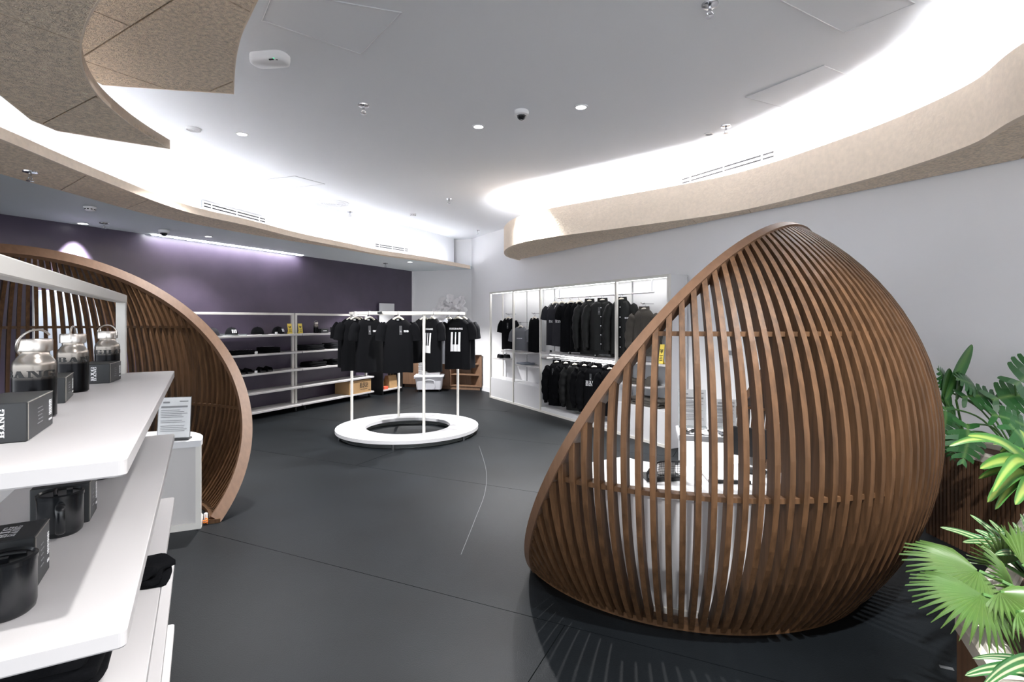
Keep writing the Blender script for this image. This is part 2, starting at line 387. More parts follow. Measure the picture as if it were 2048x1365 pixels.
# left soffit: plaster underside, wood-wool band, thin edge, bulkhead, LED
wl = [DL_END + n_d * .0, DCOR, COR]
polyL = LB + [LF[-1]] + [COR, DCOR] + [DL_END, V(-7.9, -2.0, 0)]
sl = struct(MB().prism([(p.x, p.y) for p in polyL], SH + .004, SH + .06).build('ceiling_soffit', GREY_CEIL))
LFi = [p + q * .033 for p, q in zip(LF, norms(LF))]
back = struct(MB().prism([(p.x, p.y) for p in (LFi + LB[::-1])], SH + .03, SH + .055).build('ceiling_soffit', INKB))
boards(LFi + LB[::-1], SH, SH + .03, R(-38), .62, 1.25, TAN, back, 'acoustic_board')
struct(MB().wallstrip(LF, .03, SH - .004, SH + .07).build('trim_2', FASCIA))
def offs(P, d): return [p + q * d for p, q in zip(P, norms(P))]
LBK = offs(LF, .42)
struct(MB().wallstrip(LBK, .05, SH + .05, CH).build('wall_bulkhead_left', CEIL))
def led(P, d, h, wdt, i0, i1, m, name='led_strip', label='', step=4, group=None):
    A = offs(P, d)[i0:i1]; B = offs(P, d + wdt)[i0:i1]
    mb = MB().ribbon([V(p.x, p.y, h) for p in A], [V(p.x, p.y, h) for p in B])
    n = len(mb.v); mb.v += [q - V(0, 0, .006) for q in mb.v]; mb.f += [tuple(i + n for i in f[::-1]) for f in mb.f]
    o = mb.build(name, m); tag(o, label, 'light strip', group); return o
struct(MB().prism([(p.x, p.y) for p in (offs(LF, .03) + offs(LF, .43)[::-1])], SH + .056, SH + .066).build('ceiling_cove', CEIL))
led(LF, .12, SH + .078, .02, 3, len(LF) - 2, LEDL, label='white LED strip hidden in the cove behind the thin tan soffit edge')
# right soffit
wr0 = RF[0]; polyR = RF + [WR_END]
polyRi = offs(RF, .046)[2:] + [WR_END]
rs = struct(MB().prism([(p.x, p.y) for p in polyRi], SH + .03, SH + .06).build('ceiling_soffit', INKB))
boards(polyRi, SH, SH + .03, R(-30), .62, 1.25, TAN, rs, 'acoustic_board')
struct(MB().wallstrip(RF, .045, SH - .004, SH + .40).build('trim_3', FASCIA, None, True))
struct(MB().prism([(p.x, p.y) for p in (offs(RF, .046)[3:] + [WR_END, wr0 + u_r * .3])], SH + .062, SH + .072).build('ceiling_cove', CEIL))
led(RF, .14, SH + .34, .02, 20, len(RF) - 4, LEDM, label='white LED strip hidden in the cove behind the tall tan fascia')

# two floating wood-wool ceiling rafts, upper left
def raft(label, pts, h, t, ang, seed):
    poly = pts; root = thing('acoustic_ceiling_raft', label, 'ceiling panel', (0, 0, 0))
    core = MB().prism([(p.x, p.y) for p in poly], h + .022, h + t).build('raft_core', FASCIA, root)
    ins = poly
    boards(ins, h, h + .022, ang, .62, 1.25, TAN, root, 'acoustic_board', .010, seed)
    n = len(poly); mb = MB()
    c = sum(poly, V(0, 0, 0)) / n
    loop = poly + [poly[0]]
    mb.wallstrip(loop, -.008, h - .002, h + t + .002); mb.build('edge_band', FASCIA, root)
    for p in (poly[n - 5] * .6 + c * .4,):
        MB().tube([V(p.x, p.y, h + t), V(p.x, p.y, CH)], .004, 6).build('suspension_rod', CHROME, root)
    return root
hA, hB = 2.76, 3.02
eA = smooth_path([at(*q, hA) for q in ((340, 298), (290, 268), (245, 236), (200, 195), (172, 150), (163, 100), (175, 48), (205, -5), (262, -75), (350, -170))], 6)
lA = [at(*q, hA) for q in ((110, -330), (-170, -200), (-250, -40), (-150, 90), (0, 190), (62, 240), (115, 262), (230, 281))]
raft('lower tan wood-wool ceiling raft with a pointed curved tip', [V(p.x, p.y, 0) for p in eA + lA], hA, .06, R(-32), .3)
eB = smooth_path([at(*q, hB) for q in ((468, 188), (471, 130), (482, 75), (502, 30), (522, -10), (560, -70), (640, -160))], 6)
lB = [at(*q, hB) for q in ((420, -250), (150, -200), (20, -60), (60, 60), (135, 130), (205, 170), (330, 179))]
raft('upper tan wood-wool ceiling raft with a squared-off end', [V(p.x, p.y, 0) for p in eB + lB], hB, .06, R(-32), .1)

# slot light along the top of the dark wall
def dwall(px):      # parameter on the dark wall for an image column
    k = (px - CX) / F; a = DCOR; return (k * a.y - a.x) / (v_d.x - k * v_d.y)
s0, s1 = dwall(296), dwall(596); pm = DCOR + v_d * ((s0 + s1) / 2) + n_d * .10
sl = thing('slot_light', 'long bright linear light recessed above the dark purple wall', 'light', (pm.x, pm.y, SH), math.atan2(v_d.y, v_d.x))
MB().box((0, 0, -.003), (s1 - s0, .055, .006)).build('diffuser', LEDS, sl)
for s in (-1, 1): MB().box((0, s * .033, -.004), (s1 - s0, .008, .008)).build('side_trim', WPL, sl)

# ceiling fittings
def disc(name, mb_parts, label, cat, p, group=None, rz=0):
    t = thing(name, label, cat, p, rz, group)
    for nm, mb, m in mb_parts: mb.build(nm, m, t, 35)
    return t
def spot(p, watts, size=100, name='spot', tgt=None, blend=.5):
    l = bpy.data.lights.new(name, 'SPOT'); l.energy = watts; l.spot_size = R(size); l.spot_blend = blend; l.shadow_soft_size = .04; l.color = (1, .99, .985)
    o = bpy.data.objects.new(name, l); C.objects.link(o); o.location = p
    if tgt is not None: o.rotation_euler = (Vector(tgt) - Vector(p)).to_track_quat('-Z', 'Y').to_euler()
    return o
def downlight(p, label, on=True, r=.045, watts=None, group='ceiling downlights'):
    t = disc('downlight', [('trim_ring', MB().lathe([(r + .014, 0), (r + .014, -.006), (r, -.007), (r, -.001)], 28), WPL), ('lens', MB().lathe([(r, -.002), (.0001, -.003)], 28), LAMPM if on else DARKP)], label, 'light', p, group)
    if watts: 
        s = spot((0, 0, -.02), watts, 110); s.parent = t; s.name = 'lamp'
    return t
downlight(at(957, 253, CH), 'small lit round downlight in the white ceiling beside the camera dome', watts=SPOT)
downlight(at(484, 268, CH), 'small lit round downlight in the white ceiling beside the tan raft tip', watts=SPOT)
downlight(at(1050, 384, CH), 'small lit round downlight in the ceiling by the tall tan fascia end', r=.04, watts=SPOT * 2.2)
downlight(at(417, 473, SH), 'small lit round downlight in the grey soffit by the black camera dome', r=.04, watts=90)
downlight(at(820, 524, SH), 'small round downlight in the grey soffit above the shirt rack', r=.05, watts=380)
wash = downlight(at(166, 447, SH) , 'lit round wall-wash downlight over the dark purple wall', r=.05)
wp = at(166, 447, SH); spot(wp - V(0, 0, .03), 260, 52, 'wash_lamp', wp + V(0, 0, -2) - n_d * .55, .3).parent = None
downlight(at(1418, 268, CH), 'dark round sensor disc in the ceiling beside a sprinkler', on=False, r=.035, group='ceiling sensors')
for q, w in (((.4, .6, CH), .5), ((-1.2, 1.6, CH), .12), ((1.6, 1.0, CH), 1.2), ((.6, 4.6, CH), .55), ((2.4, 6.4 - 2.2, CH), .0)):  # downlights added as general fill, except the planter one, read from leaf shadows
    if w: downlight(V(*q), {.6: 'added fill downlight in the white ceiling before the shop entrance', 1.6: 'added fill downlight in the white ceiling over the bottle shelving', 1.0: 'lit round downlight in the white ceiling over the planter'}[q[1]] if q[1] < 3 else 'added fill downlight in the white ceiling above the slatted pod', watts=SPOT * w)
# eyeball speaker / swirl diffusers
def diffuser(p, r, label, group=None):
    t = thing('air_diffuser', label, 'air vent', p, 0, group)
    MB().lathe([(r, 0), (r, -.012), (r * .93, -.02), (r * .90, -.006)], 48).build('outer_ring', WPL, t, 40)
    for i in range(5):
        a = r * (.86 - i * .155); MB().lathe([(a, -.004), (a - r * .04, -.022), (a - r * .075, -.022), (a - r * .05, -.004)], 48).build('vane_ring', WPL, t, 40)
    MB().lathe([(r * .90, -.002), (.0001, -.002)], 32).build('throat', INKB, t)
    return t
diffuser(at(667, 406, CH), .24, 'large round ringed air diffuser in the white ceiling')
diffuser(at(387, 257, CH), .065, 'small round swirl diffuser in the white ceiling near the raft tip')
def sprinkler(p, label, s=1.0):
    t = thing('sprinkler', label, 'sprinkler', p, 0, 'ceiling sprinklers'); t.scale = (s,) * 3
    MB().lathe([(.042, 0), (.040, -.008), (.018, -.013), (.0001, -.013)], 20).build('escutcheon', CHROME, t, 40)
    m = MB().tube([V(0, 0, -.012), V(0, 0, -.04)], .009, 8)
    for d in (-1, 1): m.tube([V(d * .006, 0, -.035), V(d * .015, 0, -.048), V(d * .004, 0, -.062)], .003, 6)
    m.build('frame', CHROME, t); MB().lathe([(.020, -.062), (.022, -.066), (.0001, -.068)], 14).build('deflector', CHROME, t)
for q, h, lb in (((727, 210), CH, 'chrome ceiling sprinkler in the open middle of the white ceiling'), ((1420, 8), CH, 'chrome ceiling sprinkler next to the ceiling access hatch above the pod'), ((1452, 252), CH, 'chrome ceiling sprinkler beside the dark sensor disc'), ((700, 424), CH, 'chrome ceiling sprinkler just past the large round diffuser'),
                 ((898, 398), CH, 'chrome ceiling sprinkler in the far white ceiling, beyond the camera dome'), ((60, 343), SH, 'chrome sprinkler on the tan wood-wool soffit band'), ((208, 446), SH, 'chrome sprinkler on the grey soffit by the wall-wash light'), ((771, 527), SH, 'chrome sprinkler on the grey soffit above the back corner'), ((955, 461), CH, 'chrome ceiling sprinkler in the far corner over the orchids')):
    sprinkler(at(*q, h), lb, 1.15)
def camdome(p, label, body=WPL):
    t = thing('security_camera', label, 'camera', p, 0, 'dome cameras')
    MB().lathe([(.062, 0), (.066, -.012), (.062, -.035), (.042, -.044)], 28).build('housing', body, t, 40)
    MB().lathe([(.042, -.040), (.038, -.06), (.022, -.076), (.0001, -.08)], 24).build('dome_lens', MUG, t, True)
    m = MB().lathe([(.012, -.078), (.012, -.083), (.0001, -.083)], 12); m.build('lens_ring', CHROME, t)
camdome(at(1043, 222, CH), 'white security camera with black lens on the white ceiling')
camdome(at(328, 460, SH), 'grey security camera with black lens under the soffit by the dark wall')
def smoke(p, label):
    t = thing('smoke_detector', label, 'smoke detector', p, 0, 'smoke detectors')
    MB().lathe([(.055, 0), (.055, -.012), (.048, -.02)], 24).build('base', WPL, t, 40); MB().lathe([(.048, -.018), (.045, -.034), (.03, -.042), (.0001, -.043)], 24).build('cover', WPL, t, 40)
    for i in range(10): a = i * math.pi / 5; MB().box((.046 * math.cos(a), .046 * math.sin(a), -.027), (.004, .016, .009), a).build('vent_slot', DARKP, t)
smoke(at(180, 414, SH), 'cream smoke detector under the grey soffit near the wall-wash light'); smoke(at(826, 428, CH), 'white smoke detector in the far white ceiling')
# people counter box
p = at(540, 112, CH); t = thing('people_counter', 'white rounded sensor box with green light on the ceiling', 'sensor', p, R(-8))
def rrect(w, d, r, n=6):
    out = []
    for cx_, cy_, a0 in ((w / 2 - r, d / 2 - r, 0), (-w / 2 + r, d / 2 - r, 90), (-w / 2 + r, -d / 2 + r, 180), (w / 2 - r, -d / 2 + r, 270)):
        for i in range(n + 1): a = R(a0 + 90 * i / n); out.append((cx_ + r * math.cos(a), cy_ + r * math.sin(a)))
    return out
def rslab(w, d, r, zs):        # stacked rounded rectangles [(inset, z)...]
    mb = MB(); rings = [[V(q[0] * (1 - 2 * i / w), q[1] * (1 - 2 * i / d), z) for q in rrect(w, d, r)] for i, z in zs]; n = len(rings[0])
    vs = [q for r_ in rings for q in r_]; fs = [tuple(range(n - 1, -1, -1)), tuple((len(rings) - 1) * n + i for i in range(n))]
    for a in range(len(rings) - 1):
        for i in range(n): fs.append((a * n + i, a * n + (i + 1) % n, (a + 1) * n + (i + 1) % n, (a + 1) * n + i))
    return mb.add(vs, fs)
rslab(.27, .15, .06, [(.02, -.062), (.004, -.052), (0, -.03), (0, 0)]).build('housing', WPL, t, 50)
MB().box((.05, -.052, -.055), (.034, .03, .012)).build('lens_window', MUG, t); MB().box((.085, -.052, -.055), (.012, .012, .012)).build('sensor_eye', DARKP, t); MB().box((.07, -.066, -.050), (.008, .01, .01)).build('status_light', GREENL, t)
# access hatches
def hatch(c4, label, h=CH):
    P = [at(*q, h) for q in c4]; t = thing('access_hatch', label, 'access panel', (0, 0, 0), 0, 'ceiling access hatches')
    MB().prism([(q.x, q.y) for q in P], h - .003, h + .002).build('panel', CEIL, t)
    mb = MB()
    for i in range(4):
        a, b = P[i], P[(i + 1) % 4]; mb.tube([V(a.x, a.y, h - .003), V(b.x, b.y, h - .003)], .0035, 4)
    mb.build('joint', HATCHJ, t)
hatch(((1648, 130), (1745, 170), (1590, 221), (1490, 194)), 'square flush ceiling hatch beside the tall tan fascia')
hatch(((1560, -2), (1688, 64), (1830, 5), (1690, -62)), 'square flush ceiling hatch above the slatted pod top')
hatch(((548, -20), (803, 24), (722, 107), (525, 40)), 'square flush ceiling hatch beside the sensor box')
hatch(((590, 352), (650, 368), (592, 374), (535, 358)), 'small flush ceiling hatch near the large round diffuser')
# slot grilles on bulkhead and right wall
def slotgrille(a, b, h, inn, label, hgt=.11):
    d = b - a; c = (a + b) / 2 + inn * .006; rz = math.atan2(d.y, d.x); L = d.length
    t = thing('slot_grille', label, 'air vent', (c.x, c.y, h), rz, 'linear slot grilles')
    sgn = 1 if V(-d.y, d.x, 0).dot(inn) > 0 else -1
    MB().box((0, 0, 0), (L, .010, hgt)).build('frame', WPL, t)
    for i in (-1, 1): MB().box((0, sgn * .0055, i * hgt * .2), (L * .97, .003, hgt * .16)).build('slot', INKB, t)
    for s in (-.38, .0, .38): MB().box((s * L, sgn * .007, 0), (.02, .004, hgt * .9)).build('mullion', WPL, t)
def onwall(px, base, d):
    k = (px - CX) / F; return base + d * ((k * base.y - base.x) / (d.x - k * d.y))
a, b = onwall(1363, WR, u_r), onwall(1552, WR, u_r); slotgrille(a, b, 3.27, n_r, 'white slot grille high on the right wall above the tan fascia')
def nearest(P, px):
    return min(range(len(P)), key=lambda i: abs(CX + F * P[i].x / P[i].y - px) if P[i].y > .5 else 1e9)
for x0, x1, lb in ((402, 528, 'white slot grille in the curved bulkhead over the dark wall'), (745, 820, 'white slot grille in the curved bulkhead near the back corner'), (-40, 56, 'white slot grille in the curved bulkhead under the tan raft')):
    i, j = nearest(LBK, x0), nearest(LBK, x1); a, b = LBK[i], LBK[j]; mid = LBK[(i + j) // 2]; inn = -norms([a, b])[0]
    sag = max((a - q).dot(inn) * -1 for q in LBK[i:j + 1]) if j > i else 0
    slotgrille(a + inn * (max(0, sag) + .01), b + inn * (max(0, sag) + .01), SH + .22, inn, lb, .09)
# hanging cable stub
p = at(24, 436, SH) + n_d * .10; tag(MB().tube(smooth_path([p, p + V(-.01, 0, -.05), p + V(-.03, 0, -.09), p + V(.0, 0, -.13), p + V(.03, 0, -.15)], 6), .008, 8).build('loose_cable', WPL), 'white cable end dangling from the grey soffit', 'cable')

# ------------------------------------------------------------------ slatted pods
ER, EH, EB = 1.461, .9206, 1.419; NZ = .5147; NS = math.sqrt(1 - NZ * NZ); ND = -.0436
def er(h): return ER * math.sqrt(max(0, 1 - ((h - EH) / EB) ** 2))
def gcut(p): return NS * p.x + NZ * (p.z - EH) - ND
def make_pod():
    root = thing('slatted_pod', '', 'pod')
    step = 2 * math.pi / 141; th0 = math.asin((.012 - EH) / EB); w, dep = .025, .072
    for i in range(141):
        d = i * step; ca, sa = math.cos(d), math.sin(d)
        pt = lambda th, off=0: V((ER * math.cos(th) - off) * ca, (ER * math.cos(th) - off) * sa, EH + EB * math.sin(th))
        if gcut(pt(th0)) > -.04: continue
        lo, hi = th0, math.pi / 2
        th = th0
        while gcut(pt(th)) < -.025 and th < 1.5: th += .004
        n = max(5, int((th - th0) / .07)); st = [th0 + (th - th0) * k / n for k in range(n + 1)]
        tv = V(-sa, ca, 0); vs = []
        for q in st:
            nr = V(math.cos(q) / ER, 0, math.sin(q) / EB); nr.normalize(); out = V(nr.x * ca, nr.x * sa, nr.z)
            P = pt(q); Q = P - out * dep
            if Q.z < .012: Q = Q + V(0, 0, .012 - Q.z)
            vs += [P - tv * w / 2, P + tv * w / 2, Q + tv * w / 2, Q - tv * w / 2]
        # slide the inner edge down where it would poke through the cut plane
        fs = [(0, 3, 2, 1)] + [(4 * k + a, 4 * k + (a + 1) % 4, 4 * k + 4 + (a + 1) % 4, 4 * k + 4 + a) for k in range(n) for a in range(4)] + [tuple(4 * n + a for a in range(4))]
        MB().add(vs, fs).build('slat', WOOD, root)
    # rim
    m = V(NS * ER, 0, NZ * EB); kk = ND / m.length; m.normalize()
    uu = V(0, 1, 0); vv = uu.cross(m); vv = vv if vv.z > 0 else -vv; rr = math.sqrt(1 - kk * kk)
    def rp(a): q = m * kk + (uu * math.cos(a) + vv * math.sin(a)) * rr; return V(q.x * ER, q.y * ER, q.z * EB + EH)
    A = [q * math.pi / 360 for q in range(-360, 721)]
    up = [a for a in [(-.5 + i / 400 * 2) * math.pi for i in range(401)] if rp(a).z > .0]
    cen = V(m.x * kk * ER, 0, m.z * kk * EB + EH); nn = V(NS, 0, NZ); rows = []
    up = up[::3] + [up[-1]]
    for a in up:
        P = rp(a); inn = (cen - P); inn -= nn * inn.dot(nn); inn.normalize()
        P = P - inn * .006; rows += [P, P + inn * .085, P + inn * .085 - nn * .045, P - nn * .045 - inn * .004]
    for q in rows: q.z = max(q.z, .002)
    n = len(up); fs = [(0, 1, 2, 3), tuple(4 * (n - 1) + a for a in (3, 2, 1, 0))] + [(4 * k + a, 4 * k + 4 + a, 4 * k + 4 + (a + 1) % 4, 4 * k + (a + 1) % 4) for k in range(n - 1) for a in range(4)]
    MB().add(rows, fs).build('rim', RIMW, root, 35)
    def arc(h0, h1, r0, r1, d0, name, m_):
        N = 90; vs = []
        for i in range(N + 1):
            a = d0 + (2 * math.pi - 2 * d0) * i / N; c, s = math.cos(a), math.sin(a)
            vs += [V(r0 * c, r0 * s, h0), V(r1 * c, r1 * s, h0), V(r1 * c, r1 * s, h1), V(r0 * c, r0 * s, h1)]
        fs = [(0, 1, 2, 3), tuple(4 * N + a for a in (3, 2, 1, 0))] + [(4 * k + a, 4 * k + 4 + a, 4 * k + 4 + (a + 1) % 4, 4 * k + (a + 1) % 4) for k in range(N) for a in range(4)]
        MB().add(vs, fs).build(name, m_, root, 40)
    for h in (1.485, .765):
        r = er(h); arc(h - .011, h + .011, r - .075, r - .022, math.acos(max(-1, min(1, (ND - .03 - NZ * (h - EH)) / (NS * r)))), 'hoop', WOOD)
    r = er(0); arc(0, .03, r - .07, r + .006, math.acos((ND + NZ * EH) / (NS * r)) + .0, 'base_ring', WOOD)
    return root
pod = make_pod()
pod.location = (1.151, 3.716, 0); pod.rotation_euler = (0, 0, R(139.04)); pod['label'] = 'round walnut slatted pod showing its outside, standing beside the plants'; pod['group'] = 'slatted pods'
dup(pod, (-3.24, 3.571, 0), R(-37.86), 'round walnut slatted pod showing its hollow inside, before the dark purple wall', 'slatted pods')

# ------------------------------------------------------------------ shelving units (five shelves on a mid frame)
SHH = (.12, .418, .716, 1.014, 1.31); UL, UD = 1.83, .40
def shelf_mesh(L):
    return rslab(L, UD, .012, [(.002, -.03), (0, -.027), (0, -.002), (.002, 0)])
def make_unit(label, L=UL):
    t = thing('shelving_unit', label, 'shelf', (0, 0, 0), 0, 'white shelving units')     # local: x along, y = 0 back .. front at -UD/2
    me = shelf_mesh(L).mesh('shelf', SHELF)
    for h in SHH: o = link('shelf', me, t); o.location = (0, 0, h)
    for s in (-1, 1):
        MB().bbox((s * (L / 2 - .025), 0, .06 + 1.602 / 2), (.04, .036, 1.602), .003).build('post', FRAME, t)
        for q in (-1, 1):
            c = MB().tube([V(-.009, 0, .022), V(.009, 0, .022)], .022, 14).box((0, 0, .058), (.03, .03, .02)).tube([V(0, 0, .04), V(0, 0, .09)], .008, 6)
            o = c.build('caster', DARKP, t); o.location = (s * (L / 2 - .09), q * .14, 0)
    MB().bbox((0, 0, 1.662 - .018), (L - .01, .038, .036), .003).build('top_rail', FRAME, t)
    return t
ug = make_unit('white shelving unit holding steel bottles and black mugs')
ga, gb = V(-.665, .915, 0), V(-1.588, 2.494, 0); gd = (gb - ga).normalized(); gin = V(-gd.y, gd.x, 0); gin = gin if gin.x < 0 else -gin
gc = (ga + gb) / 2 + gin * (UD / 2); ug.location = gc; GRZ = math.atan2(gd.y, gd.x); ug.rotation_euler = (0, 0, GRZ)
def gpos(px, py, h): return at(px, py, h)
e2 = V(-2.77, 10.67, 0); d2 = V(.43, .903, 0).normalized(); in2 = V(.903, -.43, 0).normalized(); URZ = math.atan2(d2.y, d2.x)
f1 = V(-3.565, 9.005, 0)                                    # right front corner of the unit by the pod
c2 = e2 - d2 * (UL / 2) - in2 * (UD / 2); c1 = f1 - d2 * (UL / 2) - in2 * (UD / 2)
u2 = dup(ug, c2, URZ, 'white shelving unit with a cardboard box on its bottom shelf, by the dark wall')
u1 = dup(ug, c1, URZ, 'white shelving unit with caps and sandals, by the dark wall and slatted pod')
# --- bottles
def make_bottle(label, letters, rot):
    t = thing('steel_bottle', label, 'bottle', (0, 0, 0), 0, 'ombre steel bottles')
    r = .0425
    prof = [(.0001, 0), (r - .004, 0), (r, .005), (r, .128), (r - .002, .138), (r - .009, .148), (.029, .155), (.028, .163)]
    MB().lathe(prof, 40).build('body', OMBRE, t, 35)
    MB().lathe([(.0290, .162), (.0345, .1635), (.0350, .166), (.0350, .190), (.0335, .193), (.0001, .1935)], 40).build('cap', STEEL, t, 35)
    h = [V(.036 * math.cos(a), 0, .004 + .034 * math.sin(a)) for a in [math.pi * k / 14 for k in range(15)]]
    hd = MB().tube([V(.036, 0, -.004)] + h + [V(-.036, 0, -.004)], .0028, 8).build('carry_loop', STEEL, t, True); hd.location = (0, 0, .180)
    ps, w = word(letters, .0165, 1.75, .16)
    fn = lambda x, z: V((r + .0006) * math.cos(rot + x / r), (r + .0006) * math.sin(rot + x / r), .101 + z)
    flatprint('lettering', ps, fn, INKB, t)
    return t, hd
for px, d, pos, lab, rot, lr, tilt in ((69, 0, (-1.171, 1.30), 'steel-and-black bottle with its loop tipped back, beside the front box', R(-133), R(65), 50),
                                 (143, 0, (-1.462, 1.765), 'steel-and-black bottle between two others on the top shelf', R(-92), R(-62), 0),
                                 (214, 0, (-1.672, 2.19), 'steel-and-black bottle nearest the white frame post', R(-53), R(8), 0)):
    t, hd = make_bottle(lab, 'BIGBANG', rot); t.location = (pos[0], pos[1], 1.31); hd.rotation_euler = (0, 0, lr)
    if tilt: hd.rotation_mode = 'ZYX'; hd.rotation_euler = (R(tilt), 0, lr)
# --- cartons
def carton(name, label, group, w, d, h, corner, rz, side, top=False, ends=True):
    """box whose camera-side bottom corner stands on `corner`; local x along +, y back"""
    t = thing(name, label, 'box', corner, rz, group)
    MB().bbox((w / 2, d / 2, h / 2), (w, d, h), .0022).build('carton', BOXB, t)
    MB().box((w * .5, -.0003, h * .985), (w * .96, .0016, .0016)).build('flap_edge', BOXI, t)
    MB().box((.004, -.0004, h * .5), (.0016, .0014, h * .92)).build('flap_edge', BOXI, t)
    if side == 'long':        # text turned on the end face (x=0 plane), barcode on the long face
        ps, H_ = bigbang_polys(h * .72); flatprint('lettering', ps, lambda x, z: V(-.0009, d / 2 + (z - H_ / 2) * .62, h / 2 + x), INKW, t, False)
    else:
        ps, H_ = bigbang_polys(w * .62); flatprint('lettering', ps, lambda x, z: V(w * .48 + x * .9, d * .42 + (z - H_ / 2) * .8, h + .0009), INKW, t, False)
    mb = MB()
    for i in range(9): mb.box((w * .87, -.0006, h * (.36 + i * .05)), (w * .1, .001, h * .02 * (1 + i % 2)))
    mb.box((w * .87, -.0006, h * .22), (w * .12, .001, h * .05)); mb.build('barcode_label', PAPER, t)
    mb = MB()
    for i in range(5): mb.box((w * (.45 + .02 * (i % 2)), -.0006, h * (.3 + i * .1)), (w * (.2 - .03 * (i % 3)), .001, h * .018))
    mb.build('small_print', INKG, t)
    return t
CRZ = GRZ
gN = gd; gS = -gin                                     # along shelf away, towards aisle
BRZ = math.atan2(gd.y, gd.x)
carton('bottle_carton', 'black bottle carton with white lettering at the open end of the top shelf', 'black bottle cartons', .205, .085, .078, at(55, 884, 1.31) , BRZ, 'long')
carton('bottle_carton', 'black bottle carton standing between the bottles on the top shelf', 'black bottle cartons', .19, .082, .074, at(131, 807, 1.31), BRZ + R(4), 'long')
carton('bottle_carton', 'black bottle carton with white lettering beside the white frame post', 'black bottle cartons', .16, .10, .074, at(220, 767, 1.31), BRZ - R(6), 'long')
carton('mug_carton', 'black mug carton with white lettering on its lid, beside the front mug', 'black mug cartons', .115, .12, .108, at(70, 1184, 1.014), BRZ, 'top')
carton('mug_carton', 'black mug carton behind the camping mug with its handle showing', 'black mug cartons', .115, .12, .105, at(179, 1045, 1.014), BRZ, 'top')
# --- mugs
def make_mug(label, loc, rz):
    t = thing('enamel_mug', label, 'mug', loc, rz, 'black camping mugs'); r = .046
    MB().lathe([(.0001, 0), (r - .008, 0), (r - .002, .006), (r, .016), (r, .098), (r - .002, .099), (r - .004, .09), (r - .004, .05)], 40).build('body', MUG, t, 35)
    MB().lathe([(r + .0015, .094), (r + .002, .102), (r - .003, .105), (r - .006, .1005), (.0001, .1)], 40).build('lid', MUG, t, 35)
    MB().tube([V(-.03, -.008, .1025), V(.0, -.01, .1045), (V(.03, -.008, .1025))], .004, 8).box((0, .018, .104), (.018, .012, .008)).build('lid_slider', MUG, t, True)
    h = smooth_path([V(r - .002, 0, .082), V(r + .018, 0, .084), V(r + .03, 0, .074), V(r + .03, 0, .036), V(r + .02, 0, .02), V(r - .002, 0, .022)], 5)
    MB().tube(h, .0095, 10, flat=.45).build('handle', MUG, t, True)
    return t
make_mug('black camping mug whose lid rim crosses the edge of the front carton', (-.925, .965, 1.014), R(215))
make_mug('black camping mug with its square handle facing out, before the rear carton', (-1.134, 1.331, 1.014), R(-50))
make_mug('black camping mug mostly hidden past the rear carton', (-1.40, 1.80, 1.014), R(-40))
# --- folded garments
def folded(label, loc, rz, w, d, h, m, group='folded garments', prt=None, layers=4, seed=0, ragged=0, name='folded_shirt'):
    rnd = random.Random(seed); t = thing(name, label, 'clothing', loc, rz, group)
    for k in range(layers):
        z0 = h * k / layers; z1 = h * (k + 1) / layers; n = 36; mb = MB(); ww = w * (1 - .05 * rnd.random()); dd = d * (1 - .06 * rnd.random())
        rings = []
        for z, s in ((z0, .96), (z0 + (z1 - z0) * .25, 1), (z0 + (z1 - z0) * .8, 1), (z1, .95)):
            ring = []
            for i in range(n):
                a = 2 * math.pi * i / n; c, s_ = math.cos(a), math.sin(a); e = .35
                x = ww / 2 * math.copysign(abs(c) ** e, c) * s; y = dd / 2 * math.copysign(abs(s_) ** e, s_) * s
                f = 1 + ragged * .09 * math.sin(3 * a + k * 2 + seed) + ragged * .05 * math.sin(7 * a + k)
                ring.append(V(x * f, y * f, z + .004 * math.sin(x * 30 + k * 2 + seed) * (1 if k else .0) + ragged * .012 * math.sin(4 * a + k * 1.7) * (z > z0)))
            rings.append(ring)
        vs = [q for r_ in rings for q in r_] + [V(0, 0, z0), V(0, 0, z1)]; N = len(vs); fs = []
        for a in range(3):
            for i in range(n): fs.append((a * n + i, a * n + (i + 1) % n, (a + 1) * n + (i + 1) % n, (a + 1) * n + i))
        for i in range(n): fs += [((i + 1) % n, i, N - 2), (3 * n + i, 3 * n + (i + 1) % n, N - 1)]
        for q in vs: q.z = max(q.z, .001)
        mb.add(vs, fs).build('fold', m, t, 60)
    if prt:
        ps, hh = prt; flatprint('print', ps, lambda x, z: V(x, z - hh / 2, h + .009), INKW, t, False)
    return t
bb, bh = bigbang_polys(.16)
p = at(120, 1352, .716); folded('stack of folded black tees with white lettering on the third shelf', (p.x - .07, p.y + .04, .716), GRZ, .36, .27, .12, BLACK, prt=([[(-q[1] + bh / 2, q[0] + bh / 2) for q in k] for k in bb], bh), layers=4, seed=1, ragged=.5)
p = at(316, 1168, .716); folded('crumpled folded black tee jutting over the aisle edge of the third shelf', (p.x - .11, p.y + .0, .716), GRZ + R(70), .26, .13, .055, BLACK, layers=3, seed=5, ragged=.8)

